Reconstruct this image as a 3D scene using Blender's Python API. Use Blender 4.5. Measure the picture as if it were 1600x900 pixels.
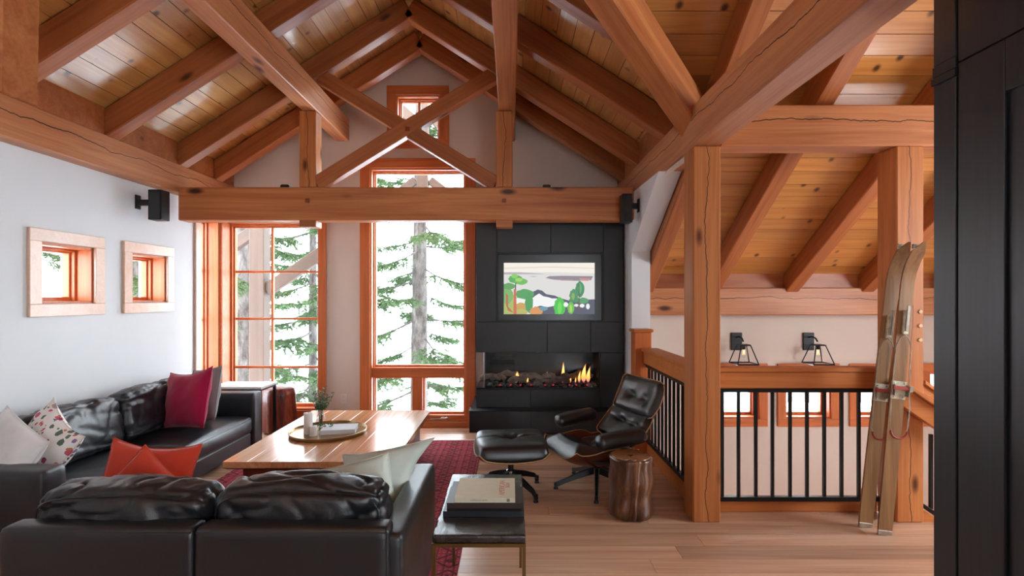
import bpy, bmesh, math, random
from mathutils import Vector, Matrix, Euler, noise
for o in list(bpy.data.objects): bpy.data.objects.remove(o)
SC = bpy.context.scene; COL = SC.collection
R = math.radians; rnd = random.Random(7)

# ---------------------------------------------------------------- camera, light, exposure
CAMZ = 1.45
cd = bpy.data.cameras.new('camera'); cd.lens = 18; cd.sensor_width = 36; cd.clip_start = .05
cd.shift_y = 15/1600; cd.shift_x = 2/1600
cam = bpy.data.objects.new('camera', cd); COL.objects.link(cam)
cam.location = (0, 0, CAMZ); cam.rotation_euler = (R(90), 0, 0); SC.camera = cam
W = bpy.data.worlds.new('sky'); SC.world = W; W.use_nodes = True
wn = W.node_tree.nodes; wl = W.node_tree.links
bg = wn['Background']; bg.inputs['Strength'].default_value = 16.0
tc = wn.new('ShaderNodeTexCoord'); sp = wn.new('ShaderNodeSeparateXYZ'); rp = wn.new('ShaderNodeValToRGB')
wl.new(tc.outputs['Generated'], sp.inputs[0]); wl.new(sp.outputs['Z'], rp.inputs[0]); wl.new(rp.outputs[0], bg.inputs['Color'])
rp.color_ramp.elements[0].color = (.87, .93, 1, 1); rp.color_ramp.elements[1].color = (.78, .88, 1, 1)
def area(name, loc, rot, sx, sy, power, color=(1, 1, 1)):
    l = bpy.data.lights.new(name, 'AREA'); l.shape = 'RECTANGLE'; l.size = sx; l.size_y = sy; l.energy = power; l.color = color
    o = bpy.data.objects.new(name, l); COL.objects.link(o); o.location = loc; o.rotation_euler = rot; return o
area('rear_fill_light', (.4, -3.2, 1.6), (R(90), 0, 0), 1.6, 2.0, 14, (.92, .96, 1))  # added fill lamp behind the camera, not set in any window
area('east_window_daylight', (5.15, 2.0, 1.75), (0, R(90), 0), 1.5, 1.6, 90, (.9, .96, 1))
SC.view_settings.view_transform = 'Standard'; SC.view_settings.look = 'None'
SC.view_settings.gamma = 1; SC.view_settings.use_curve_mapping = False
SC.view_settings.exposure = 0.1

# ---------------------------------------------------------------- helpers
def hexc(h):
    h = h.lstrip('#'); c = [int(h[i:i+2], 16)/255 for i in (0, 2, 4)]
    return tuple((x/12.92 if x <= .04045 else ((x+.055)/1.055)**2.4) for x in c) + (1,)
class MB:
    def __init__(s): s.bm = bmesh.new(); s.mi = 0
    def hexa(s, P):
        v = [s.bm.verts.new(p) for p in P]
        for f in ((0,3,2,1),(4,5,6,7),(0,1,5,4),(1,2,6,5),(2,3,7,6),(3,0,4,7)):
            fc = s.bm.faces.new([v[i] for i in f]); fc.material_index = s.mi
        return s
    def box(s, x0, x1, y0, y1, z0, z1):
        if x0 > x1: x0, x1 = x1, x0
        if y0 > y1: y0, y1 = y1, y0
        if z0 > z1: z0, z1 = z1, z0
        return s.hexa([(x0,y0,z0),(x1,y0,z0),(x1,y1,z0),(x0,y1,z0),(x0,y0,z1),(x1,y0,z1),(x1,y1,z1),(x0,y1,z1)])
    def obox(s, M, x0, x1, y0, y1, z0, z1):
        return s.hexa([M @ Vector(p) for p in [(x0,y0,z0),(x1,y0,z0),(x1,y1,z0),(x0,y1,z0),(x0,y0,z1),(x1,y0,z1),(x1,y1,z1),(x0,y1,z1)]])
    def prism(s, poly, d):            # poly: 3D points of one face, d: extrusion vector
        d = Vector(d); a = [s.bm.verts.new(p) for p in poly]; b = [s.bm.verts.new(Vector(p)+d) for p in poly]
        n = len(a); fs = [s.bm.faces.new(a[::-1]), s.bm.faces.new(b)]
        for i in range(n): fs.append(s.bm.faces.new((a[i], a[(i+1)%n], b[(i+1)%n], b[i])))
        for f in fs: f.material_index = s.mi
        return s
    def tube(s, pts, r, n=8, closed=False, flat=1.0):
        pts = [Vector(p) for p in pts]; N = len(pts)
        rs = r if isinstance(r, (list, tuple)) else [r]*N
        rings = []; up = None
        for i, p in enumerate(pts):
            if closed: t = pts[(i+1)%N]-pts[i-1]
            else: t = pts[min(i+1, N-1)]-pts[max(i-1, 0)]
            t.normalize()
            if up is None:
                up = Vector((0,0,1)) if abs(t.z) < .9 else Vector((0,1,0))
            b = t.cross(up).normalized(); up = b.cross(t).normalized()
            rings.append([s.bm.verts.new(p + (b*math.cos(2*math.pi*k/n) + up*math.sin(2*math.pi*k/n)*flat)*rs[i]) for k in range(n)])
        for i in range(N if closed else N-1):
            A, B = rings[i], rings[(i+1)%N]
            for k in range(n):
                f = s.bm.faces.new((A[k], A[(k+1)%n], B[(k+1)%n], B[k])); f.material_index = s.mi
        if not closed:
            for q in (rings[0][::-1], rings[-1]):
                f = s.bm.faces.new(q); f.material_index = s.mi
        return s
    def lathe(s, prof, c=(0,0,0), n=24, jit=None):
        c = Vector(c); rings = []
        for (r, z) in prof:
            ring = []
            for k in range(n):
                a = 2*math.pi*k/n; rr = r*(jit(a, z) if jit else 1)
                ring.append(s.bm.verts.new(c+Vector((rr*math.cos(a), rr*math.sin(a), z))))
            rings.append(ring)
        for A, B in zip(rings, rings[1:]):
            for k in range(n):
                f = s.bm.faces.new((A[k], A[(k+1)%n], B[(k+1)%n], B[k])); f.material_index = s.mi
        for q in (rings[0][::-1], rings[-1]):
            f = s.bm.faces.new(q); f.material_index = s.mi
        return s
    def slab(s, top, bot, nu, nv):    # two sheets joined round the rim
        T = [[s.bm.verts.new(top(i/nu, j/nv)) for j in range(nv+1)] for i in range(nu+1)]
        B = [[s.bm.verts.new(bot(i/nu, j/nv)) for j in range(nv+1)] for i in range(nu+1)]
        F = s.bm.faces.new
        fs = []
        for i in range(nu):
            for j in range(nv):
                fs.append(F((T[i][j], T[i+1][j], T[i+1][j+1], T[i][j+1])))
                fs.append(F((B[i][j], B[i][j+1], B[i+1][j+1], B[i+1][j])))
        for i in range(nu):
            fs.append(F((T[i][0], B[i][0], B[i+1][0], T[i+1][0]))); fs.append(F((T[i][nv], T[i+1][nv], B[i+1][nv], B[i][nv])))
        for j in range(nv):
            fs.append(F((T[0][j], T[0][j+1], B[0][j+1], B[0][j]))); fs.append(F((T[nu][j], B[nu][j], B[nu][j+1], T[nu][j+1])))
        for f in fs: f.material_index = s.mi
        return s
    def bevel(s, w, seg=1):
        bmesh.ops.bevel(s.bm, geom=list(s.bm.edges), offset=w, segments=seg, affect='EDGES', profile=.7, clamp_overlap=True); return s
    def build(s, name, mat, parent=None, smooth=None, world=True, keep=False):
        bmesh.ops.recalc_face_normals(s.bm, faces=list(s.bm.faces))
        me = bpy.data.meshes.new(name); s.bm.to_mesh(me)
        if not keep: s.bm.free()
        for m in (mat if isinstance(mat, (list, tuple)) else [mat]): me.materials.append(m)
        if smooth is not None:
            me.polygons.foreach_set('use_smooth', [True]*len(me.polygons)); me.set_sharp_from_angle(angle=R(smooth))
        return link(me, name, parent, world)
def link(me, name, parent=None, world=True):
    o = bpy.data.objects.new(name, me); COL.objects.link(o)
    if parent is not None:
        o.parent = parent
        if world: o.matrix_basis = chain(parent).inverted()
    return o
def chain(p):
    X = Matrix()
    while p is not None: X = p.matrix_basis @ X; p = p.parent
    return X
def tag(o, label=None, cat=None, group=None, kind=None):
    if label: o['label'] = label
    if cat: o['category'] = cat
    if group: o['group'] = group
    if kind: o['kind'] = kind
    return o
def empty(name, loc=(0,0,0), rz=0, label=None, cat=None, group=None, kind=None):
    o = bpy.data.objects.new(name, None); COL.objects.link(o); o.empty_display_size = .1
    o.location = loc; o.rotation_euler = (0, 0, rz); return tag(o, label, cat, group, kind)
def copy_tree(o, parent=None):
    c = o.copy(); COL.objects.link(c); c.parent = parent
    for ch in o.children: copy_tree(ch, c)
    return c

# ---------------------------------------------------------------- materials
class NT:
    def __init__(s, name):
        s.m = bpy.data.materials.new(name); s.m.use_nodes = True; s.t = s.m.node_tree; s.N = s.t.nodes; s.L = s.t.links
        s.b = s.N['Principled BSDF']; s.out = s.N['Material Output']
    def n(s, typ, **kw):
        x = s.N.new('ShaderNode'+typ)
        for k, v in kw.items(): setattr(x, k, v)
        return x
    def put(s, sock, v):
        if hasattr(v, 'is_output') or isinstance(v, bpy.types.NodeSocket): s.L.new(v, sock)
        else: sock.default_value = v
    def math(s, op, a, b=0.0, clamp=False):
        x = s.n('Math', operation=op); x.use_clamp = clamp; s.put(x.inputs[0], a); s.put(x.inputs[1], b); return x.outputs[0]
    def vmath(s, op, a, b):
        x = s.n('VectorMath', operation=op); s.put(x.inputs[0], a); s.put(x.inputs[1], b); return x.outputs[0]
    def noise(s, vec, scale, detail=3, rough=.5, dist=0):
        x = s.n('TexNoise'); s.put(x.inputs['Vector'], vec); x.inputs['Scale'].default_value = scale
        x.inputs['Detail'].default_value = detail; x.inputs['Roughness'].default_value = rough; x.inputs['Distortion'].default_value = dist
        return x.outputs[0]
    def vor(s, vec, scale, out='Distance', feature='F1', rand=1):
        x = s.n('TexVoronoi', feature=feature); s.put(x.inputs['Vector'], vec); x.inputs['Scale'].default_value = scale
        x.inputs['Randomness'].default_value = rand; return x.outputs[out]
    def ramp(s, f, stops):
        x = s.n('ValToRGB'); s.put(x.inputs[0], f); e = x.color_ramp.elements
        while len(e) < len(stops): e.new(.5)
        for k, (p, c) in enumerate(stops): e[k].position = p; e[k].color = c
        return x.outputs[0]
    def mix(s, f, a, b, typ='MIX'):
        x = s.n('Mix', data_type='RGBA', blend_type=typ); s.put(x.inputs[0], f); s.put(x.inputs[6], a); s.put(x.inputs[7], b); return x.outputs[2]
    def bump(s, h, strength=.3, dist=.01):
        x = s.n('Bump'); x.inputs['Strength'].default_value = strength; x.inputs['Distance'].default_value = dist; s.put(x.inputs['Height'], h)
        s.L.new(x.outputs[0], s.b.inputs['Normal'])
    def coords(s, scale=(1,1,1), rand=True):
        t = s.n('TexCoord').outputs['Object']
        if rand:
            oi = s.n('ObjectInfo').outputs['Random']; c = s.n('CombineXYZ')
            for i, k in enumerate((37.0, 19.0, 53.0)): s.put(c.inputs[i], s.math('MULTIPLY', oi, k))
            t = s.vmath('ADD', t, c.outputs[0])
        return s.vmath('MULTIPLY', t, scale), t
    def fin(s, col=None, rough=None, spec=None, metal=None, coat=None, sheen=None):
        b = s.b.inputs
        if col is not None: s.put(b['Base Color'], col)
        if rough is not None: s.put(b['Roughness'], rough)
        if spec is not None: s.put(b['Specular IOR Level'], spec)
        if metal is not None: s.put(b['Metallic'], metal)
        if coat is not None: s.put(b['Coat Weight'], coat); s.put(b['Coat Roughness'], .15)
        if sheen is not None: s.put(b['Sheen Weight'], sheen)
        return s.m
def wood(name, c1, c2, dark, axis=0, kiso=None, rough=.45, knots=.0, crack=None, tint=.12, grain=1.0, spec=.4, ksc=2.2, coat=None):
    s = NT(name); g = [9.0*grain]*3; g[axis] = .55
    v, raw = s.coords(tuple(g)); g2 = [70.0]*3; g2[axis] = 1.6
    n1 = s.noise(v, 1.0, 4, .6, 1.2); n2 = s.noise(s.vmath('MULTIPLY', raw, tuple(g2)), 1.0, 2)
    f = s.math('ADD', s.math('MULTIPLY', n1, .75), s.math('MULTIPLY', n2, .3))
    col = s.ramp(f, [(.34, hexc(c1)), (.66, hexc(c2))])
    oi = s.n('ObjectInfo').outputs['Random']
    br = s.math('ADD', s.math('MULTIPLY', oi, 2*tint), 1-tint)
    cc = s.n('CombineXYZ')
    for i in range(3): s.put(cc.inputs[i], br)
    col = s.mix(1.0, col, cc.outputs[0], 'MULTIPLY')
    h = f
    if knots:
        ks = [ksc*2.6]*3; ks[axis] = ksc
        if kiso: ks = kiso
        d = s.vor(s.vmath('MULTIPLY', raw, tuple(ks)), 1.0)
        kn = s.math('SUBTRACT', 1.0, s.math('DIVIDE', d, knots), True)
        col = s.mix(s.math('MULTIPLY', kn, 1.6, True), col, hexc(dark)); h = s.math('ADD', f, kn)
    if crack:
        fx, ax, c0, w = crack      # running axis, offset axis, position, width
        t = s.n('TexCoord').outputs['Object']; q = s.n('SeparateXYZ'); s.put(q.inputs[0], t)
        wob = [3.0, .0, .0] if fx == 0 else [.0, .0, 3.0]
        nn = s.noise(s.vmath('MULTIPLY', raw, tuple(wob)), .5, 5, .6)
        dd = s.math('ABSOLUTE', s.math('SUBTRACT', s.math('SUBTRACT', q.outputs[ax], c0), s.math('MULTIPLY', s.math('SUBTRACT', nn, .5), .16)))
        ww = s.math('MULTIPLY', s.noise(s.vmath('MULTIPLY', raw, tuple(wob)), .35, 2), w*2)
        m = s.math('SUBTRACT', 1.0, s.math('DIVIDE', dd, ww), True)
        m = s.math('MULTIPLY', m, 2.5, True); col = s.mix(m, col, hexc('#2a130a')); h = s.math('SUBTRACT', h, s.math('MULTIPLY', m, 3))
    s.bump(h, .12, .004)
    return s.fin(col, rough, spec, coat=coat)
def plain(name, c, rough=.5, metal=0, spec=.5, nscale=0, namp=.15, bump=0, coat=None, sheen=None):
    s = NT(name); col = hexc(c)
    if nscale:
        v, raw = s.coords(); n = s.noise(v, nscale, 4, .6)
        a = tuple(x*(1-namp) for x in hexc(c)[:3])+(1,); b = tuple(min(1, x*(1+namp)) for x in hexc(c)[:3])+(1,)
        col = s.ramp(n, [(.3, a), (.7, b)])
        if bump: s.bump(n, bump, .004)
    return s.fin(col, rough, spec, metal, coat, sheen)
M = {}
M['fir'] = wood('fir_timber', '#9a5228', '#bf7a48', '#4a2412', rough=.42, knots=.13, ksc=1.3)
M['fir_rafter'] = wood('fir_rafter', '#8f4a24', '#ae683a', '#4a2412', rough=.4, knots=.1, ksc=1.2)
M['fir_crack'] = wood('fir_timber_checked', '#a8623a', '#cb8a5c', '#4a2412', rough=.42, knots=.13, ksc=1.3, crack=(0, 2, .03, .0035))
M['fir_post'] = wood('fir_post', '#a65e2e', '#c67e46', '#5a2a12', rough=.42, knots=.12, ksc=1.5, crack=(0, 1, .0, .003))
M['trim'] = wood('fir_trim', '#b0592a', '#cb7440', '#7a3414', rough=.38, tint=.06)
M['trim_upright'] = wood('fir_trim_upright', '#b0592a', '#cb7440', '#7a3414', axis=2, rough=.38, tint=.06)
M['casing_glare'] = wood('fir_casing_glare', '#d2a88c', '#e0bca2', '#9a6444', rough=.3, tint=.06, spec=.7)  # orange fir paled: glare on the left-wall casings is put into the colour
M['rail'] = wood('fir_rail', '#b0622e', '#ca7c42', '#7a3a16', rough=.38, tint=.05, grain=1.6)
M['deck'] = wood('pine_deck', '#b8783a', '#d49c58', '#4c2810', axis=1, kiso=(5.5, 5.5, .3), rough=.3, knots=.17, tint=.13, spec=.6, coat=1.0)
M['deck_cross'] = wood('pine_deck_lengthwise', '#ae6a2e', '#cc8c48', '#4c2810', axis=0, kiso=(5.5, 5.5, .3), rough=.3, knots=.17, tint=.13, spec=.6, coat=.6)
M['floor'] = wood('maple_floor', '#b18468', '#cfa88c', '#8a5c40', rough=.26, tint=.2, spec=.5)
M['table'] = wood('fir_tabletop', '#b8744a', '#dfa878', '#7a3a1c', axis=1, rough=.2, tint=.05, grain=1.5, spec=.6, coat=.5)
M['table_dark'] = wood('fir_table_base', '#6e3018', '#8a4424', '#4a1c0c', rough=.4, tint=.04)
M['wall'] = plain('painted_plaster', '#dcdedf', .7, nscale=3, namp=.015)
M['wall_warm'] = plain('painted_plaster_taupe', '#cdbdb0', .7, nscale=3, namp=.02)
M['black_metal'] = plain('black_metal', '#131416', .4, .3)
M['brass'] = plain('antique_brass', '#7a6038', .35, .9)
M['chrome'] = plain('chrome', '#c8c8c8', .2, 1)
def glass():
    m = bpy.data.materials.new('window_glass'); m.use_nodes = True; N = m.node_tree.nodes; L = m.node_tree.links
    N.remove(N['Principled BSDF']); a = N.new('ShaderNodeBsdfTransparent'); g = N.new('ShaderNodeBsdfGlossy'); g.inputs['Roughness'].default_value = .02
    a.inputs[0].default_value = (.96, .98, .98, 1); x = N.new('ShaderNodeMixShader'); f = N.new('ShaderNodeMath'); f.operation = 'MULTIPLY_ADD'; w_ = N.new('ShaderNodeLayerWeight'); pw = N.new('ShaderNodeMath'); pw.operation = 'POWER'; pw.inputs[1].default_value = 4; L.new(w_.outputs['Facing'], pw.inputs[0]); L.new(pw.outputs[0], f.inputs[0]); f.inputs[1].default_value = .7; f.inputs[2].default_value = .02
    L.new(f.outputs[0], x.inputs[0]); L.new(a.outputs[0], x.inputs[1]); L.new(g.outputs[0], x.inputs[2]); L.new(x.outputs[0], N['Material Output'].inputs[0])
    return m
M['glass'] = glass(); M['peg_wood'] = plain('pale_peg_wood', '#d6b08a', .5)
def steel():
    s = NT('dark_hot_rolled_steel'); v, raw = s.coords(); n = s.noise(v, 2.2, 5, .65, .4)
    s.bump(s.noise(v, 9, 3), .05, .003)
    return s.fin(s.ramp(n, [(.3, hexc('#121416')), (.75, hexc('#222224'))]), .42, .5)
M['steel'] = steel()
def leather(nm='black_leather', c='#16191e', r0=.30, amp=.18):
    s = NT(nm); v, raw = s.coords(rand=False)
    f = s.math('ADD', s.vor(v, 260), s.math('MULTIPLY', s.noise(v, 14, 4, .6), 1.2)); s.bump(f, .12, .003)
    r = s.math('ADD', s.math('MULTIPLY', s.noise(v, 6, 3), amp), r0)
    return s.fin(hexc(c), r, .75)
M['leather'] = leather(); M['leather_chair'] = leather('glossy_black_leather', '#15161a', .3, .12)
def fabric(name, c, sc=320, b=.25, sheen=.3, namp=.1):
    s = NT(name); v, raw = s.coords(rand=False); n = s.noise(v, 6, 3); w = s.noise(v, sc, 2); s.bump(w, b, .002)
    a = tuple(x*(1-namp) for x in hexc(c)[:3])+(1,); q = tuple(min(1, x*(1+namp)) for x in hexc(c)[:3])+(1,)
    return s.fin(s.ramp(n, [(.3, a), (.7, q)]), .9, .2, sheen=sheen)
M['magenta'] = fabric('magenta_linen', '#9c0d3c'); M['grey_linen'] = fabric('grey_linen', '#8a8788')
M['white_linen'] = fabric('white_linen', '#dcdad8'); M['mint'] = fabric('pale_mint_cotton', '#ccd5cc', sheen=.1); M['orange'] = fabric('orange_wool', '#c4402a', 160, .5)
def floral():
    s = NT('floral_print_linen'); v, raw = s.coords(rand=False)
    vw = s.vmath('ADD', v, s.vmath('MULTIPLY', s.n('TexNoise').outputs[1], (0, 0, 0)))
    d = s.n('TexVoronoi'); s.put(d.inputs['Vector'], vw); d.inputs['Scale'].default_value = 26
    pal = s.ramp(s.math('FRACT', s.math('MULTIPLY', s.n('SeparateColor').outputs[0], 1)), [(0, hexc('#b0476a')), (1, hexc('#b0476a'))])
    sc = s.n('SeparateColor'); s.L.new(d.outputs['Color'], sc.inputs[0])
    cr = s.n('ValToRGB'); cr.color_ramp.interpolation = 'CONSTANT'; s.L.new(sc.outputs[0], cr.inputs[0]); e = cr.color_ramp.elements
    pl = ['#9c4668', '#5c7060', '#c07840', '#8a6a90', '#c85a70', '#6a5040', '#a8989c']
    while len(e) < len(pl): e.new(.5)
    for i, c in enumerate(pl): e[i].position = i/len(pl); e[i].color = hexc(c)
    n = s.noise(v, 60, 2)
    th = s.math('ADD', s.math('MULTIPLY', sc.outputs[1], .55), .08)
    mk = s.math('LESS_THAN', s.math('ADD', d.outputs['Distance'], s.math('MULTIPLY', s.math('SUBTRACT', n, .5), .5)), th)
    return s.fin(s.mix(mk, hexc('#e2dcd6'), cr.outputs[0]), .85, .2)
M['floral'] = floral()
def rug_mat():
    s = NT('red_woven_rug'); t = s.n('TexCoord').outputs['Object']; q = s.n('SeparateXYZ'); s.put(q.inputs[0], t); X, Y = q.outputs[0], q.outputs[1]
    # tiled lozenge motifs, thin lines and guard stripes; flat weave pattern
    def tri(a, per): return s.math('ABSOLUTE', s.math('SUBTRACT', s.math('FRACT', s.math('DIVIDE', a, per)), .5))
    loz = s.math('ADD', tri(X, .22), tri(Y, .17))
    l1 = s.math('LESS_THAN', s.math('ABSOLUTE', s.math('SUBTRACT', loz, .42)), .05); l2 = s.math('LESS_THAN', loz, .16)
    st = s.math('LESS_THAN', tri(X, .055), .09); st2 = s.math('LESS_THAN', tri(Y, .044), .08)
    fine = s.math('LESS_THAN', s.math('ADD', tri(X, .028), tri(Y, .03)), .3)
    col = s.mix(fine, hexc('#a33a48'), hexc('#b86062')); col = s.mix(st, col, hexc('#6a2430')); col = s.mix(st2, col, hexc('#742a36'))
    col = s.mix(l1, col, hexc('#4a1c2a')); col = s.mix(l2, col, hexc('#4e2030'))
    n = s.noise(t, 40, 3); col = s.mix(s.math('MULTIPLY', n, .35), col, hexc('#b06060'))
    s.bump(s.noise(t, 300, 2), .4, .004)
    return s.fin(col, .95, .1)
M['rug'] = rug_mat()
M['walnut'] = wood('walnut_ply', '#3c1c10', '#64301c', '#241008', rough=.25, tint=.04, grain=1.3, spec=.6, coat=.4)
M['ply_edge'] = plain('maple_ply_edge', '#b08a62', .4)
M['aluminium'] = plain('polished_aluminium', '#b8b8ba', .2, 1)
M['black_gloss'] = plain('black_gloss', '#0c0c0e', .25)
M['black_paint'] = wood('black_stained_oak', '#1b1d21', '#26292e', '#101114', axis=2, rough=.36, tint=.02, grain=2.2, spec=.5)
M['slate'] = None
def slate():
    s = NT('dark_slate_top'); v, raw = s.coords(rand=False); n = s.noise(s.vmath('MULTIPLY', v, (14, 3, 14)), 1, 5, .7, 1)
    s.bump(n, .6, .006); return s.fin(s.ramp(n, [(.3, hexc('#1c1a1a')), (.7, hexc('#37312f'))]), .24, .6)
M['slate'] = slate()
def stump_mat(name, a, b, c, sc):
    s = NT(name); v, raw = s.coords(rand=False); n = s.noise(s.vmath('MULTIPLY', v, (9, 9, 2.2)), sc, 5, .65, 1.2); s.bump(n, .5, .012)
    return s.fin(s.ramp(n, [(.3, hexc(a)), (.5, hexc(b)), (.7, hexc(c))]), .38, .5, coat=.3)
M['stump'] = stump_mat('reclaimed_stump_wood', '#2c1810', '#5a3520', '#94623a', 1.1)
M['stump_top'] = stump_mat('stump_top_wood', '#6a3f22', '#94623a', '#a8744a', .6)
M['redroot'] = stump_mat('red_root_wood', '#3c120c', '#7a2c1a', '#a04a30', 1.5)
M['snow'] = plain('snow', '#f0f3f8', .8, nscale=2, namp=.02)
M['bark'] = None
def bark():
    s = NT('spruce_bark'); v, raw = s.coords(); n = s.noise(s.vmath('MULTIPLY', v, (14, 14, 5)), 1, 5, .7); s.bump(n, .8, .03)
    return s.fin(s.ramp(n, [(.35, hexc('#3a3532')), (.6, hexc('#625c58')), (.75, hexc('#7a7470'))]), .9, .1)
M['bark'] = bark()
M['needle'] = plain('spruce_needles', '#4a5e3c', .9, nscale=5, namp=.35, spec=.2)
M['far_tree'] = plain('far_bare_tree', '#767472', .9, spec=.05)
M['porch'] = wood('porch_timber', '#3e2c20', '#4c3628', '#3a1c10', rough=.6, tint=.04)
M['wax'] = plain('white_wax', '#e8e4de', .4); M['wick'] = plain('wick', '#2a2422', .8)
M['tray'] = plain('antique_brass_tray', '#9a7c50', .28, .8)
M['leaf'] = plain('green_leaf', '#40682c', .5, nscale=30, namp=.4); M['stem'] = plain('brown_stem', '#5c4630', .7)
M['paper'] = plain('page_edges', '#cdc3a8', .8); M['cream_book'] = plain('cream_cloth', '#cfcab0', .6, nscale=40, namp=.03)
M['white_book'] = plain('white_cloth', '#d6dade', .5); M['brown_book'] = plain('brown_cloth', '#33231f', .45); M['black_book'] = plain('black_blue_cloth', '#14171f', .4)
M['red_ink'] = plain('red_ink', '#b87a60', .6); M['ink'] = plain('dark_ink', '#77705c', .6)
M['ski'] = wood('old_ski_wood', '#74502f', '#9a6f45', '#3a2418', axis=2, rough=.5, tint=.08, grain=1.6)
M['red_strap'] = plain('red_leather_strap', '#a03428', .5); M['ski_metal'] = plain('worn_ski_metal', '#a8a294', .35, .7, nscale=30, namp=.3)
M['creampaint'] = plain('cream_paint', '#c8c4ac', .5, .1, nscale=40, namp=.3)
M['white_top'] = plain('white_tabletop', '#e4e6e8', .3); M['outlet'] = plain('outlet_plastic', '#cfc8c2', .5)
M['char'] = plain('charred_log', '#75645a', .9, nscale=20, namp=.5, bump=.6); M['pebble'] = plain('grey_pebble', '#5a5654', .7, nscale=8, namp=.4)
M['firebox'] = plain('black_firebox', '#08080a', .25)
def emis(name, c, st, ds=0):
    m = bpy.data.materials.new(name); m.use_nodes = True; N = m.node_tree.nodes; N.remove(N['Principled BSDF'])
    e = N.new('ShaderNodeEmission'); e.inputs[0].default_value = tuple(x*(1-ds)+.62*ds for x in hexc(c)[:3])+(1,); e.inputs[1].default_value = st
    m.node_tree.links.new(e.outputs[0], N['Material Output'].inputs[0]); return m
def flame_mat():
    s = NT('gas_flame'); t = s.n('TexCoord').outputs['Generated']; q = s.n('SeparateXYZ'); s.put(q.inputs[0], t)
    col = s.ramp(q.outputs[2], [(0, hexc('#c46a8a')), (.3, hexc('#ff9a40')), (.65, hexc('#ffc070')), (1, hexc('#ff7a20'))])
    e = s.n('Emission'); s.put(e.inputs[0], col); e.inputs[1].default_value = 2.2
    tr = s.n('BsdfTransparent'); lw = s.n('LayerWeight'); lw.inputs[0].default_value = .35
    a = s.math('MULTIPLY', s.math('SUBTRACT', 1, lw.outputs['Facing']), s.ramp(q.outputs[2], [(0, (.15,)*3+(1,)), (.35, (1,)*3+(1,)), (.8, (.9,)*3+(1,)), (1, (.1,)*3+(1,))]), True)
    mx = s.n('MixShader'); s.put(mx.inputs[0], a); s.L.new(tr.outputs[0], mx.inputs[1]); s.L.new(e.outputs[0], mx.inputs[2]); s.L.new(mx.outputs[0], s.out.inputs[0])
    s.N.remove(s.b); return s.m
M['flame'] = flame_mat(); M['ember'] = emis('glowing_ember', '#e0304a', .9); M['bulb'] = emis('bulb_filament', '#ffb070', 6)

# ================================================================ SHELL
YB = 5.74; XL = -3.2; PL = -3.08; PR = 1.174; RIDGE = (PL+PR)/2; SL = .64; ZP = 2.69; ZB = 2.43
def cells(u0, u1, v0, v1, holes):
    us = sorted({u0, u1, *[h[0] for h in holes], *[h[1] for h in holes]}); vs = sorted({v0, v1, *[h[2] for h in holes], *[h[3] for h in holes]})
    for a, b in zip(us, us[1:]):
        for c, d in zip(vs, vs[1:]):
            m = ((a+b)/2, (c+d)/2)
            if a < u0 or b > u1 or c < v0 or d > v1: continue
            if not any(h[0] < m[0] < h[1] and h[2] < m[1] < h[3] for h in holes): yield a, b, c, d
WA = (-3.2, -2.15, .19, 2.30); WB = (-1.578, -.502, .06, 2.90); WC = (-1.285, -.79, 3.22, 3.72)
m = MB()
for a, b, c, d in cells(-3.45, 1.35, -.2, 4.6, [WA, WB, WC]): m.box(a, b, YB, YB+.25, c, d)
def cut(mb, co, no): bmesh.ops.bisect_plane(mb.bm, geom=list(mb.bm.verts)+list(mb.bm.edges)+list(mb.bm.faces), plane_co=co, plane_no=no, clear_outer=True)
cut(m, (RIDGE, 0, ZP+SL*(RIDGE-PL)+.26), (-SL, 0, 1)); cut(m, (RIDGE, 0, ZP+SL*(RIDGE-PL)+.26), (SL, 0, 1))
tag(m.build('wall_back', M['wall_warm']), kind='structure')
WD = (3.47, 3.926, 1.407, 1.83); WE = (4.30, 4.75, 1.407, 1.83); WF = (5.26, 5.62, .19, 2.30)
m = MB()
for a, b, c, d in cells(-3.3, YB, -.2, ZB+.2, [WD, WE, WF]): m.box(XL-.25, XL, a, b, c, d)
tag(m.build('wall_left', M['wall']), kind='structure')
m = MB(); m.prism([(1.148, 4.86, 0), (1.148, YB, 0), (1.148, YB, ZB+.02), (1.148, 3.97, ZB+.0), (1.148, 4.86, 1.887)], (.176, 0, 0))
tag(m.build('wall_right', M['wall']), kind='structure')
YS = 5.42
SW = [(2.14, 2.63, .17, .67), (2.90, 3.39, .17, .67), (3.66, 4.14, .17, .67), (4.42, 4.90, .17, .67)]
m = MB()
for a, b, c, d in cells(1.35, 5.4, -1.4, 1.8, SW): m.box(a, b, YS, YS+.22, c, d)
tag(m.build('wall_stairwell', M['wall_warm']), kind='structure')
m = MB()
for a, b, c, d in cells(-3.3, YS, -1.4, 4.4, [(1.2, 2.8, .9, 2.5)]): m.box(5.2, 5.4, a, b, c, d)
tag(m.build('wall_east', M['wall_warm']), kind='structure')
m = MB()
for a, b, c, d in cells(-3.45, 5.4, -.2, 4.6, [(1.2, 2.8, .5, 2.4)]): m.box(a, b, -3.5, -3.3, c, d)
tag(m.build('wall_rear', M['wall']), kind='structure')
m = MB().box(1.30, 5.4, 3.6, YS, -1.45, -1.35); tag(m.build('floor_lower_landing', M['floor']), kind='structure')

q = MB().box(1.20, 1.289, 3.54, YS, -1.45, -.201).box(1.20, 2.70, 3.45, 3.53, -1.45, -.201).box(2.66, 2.70, 3.0, 3.449, -1.45, -.201).box(2.66, 5.2, 2.95, 2.999, -1.45, -.201)
tag(q.build('wall_lower', M['wall_warm']), kind='structure')
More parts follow.
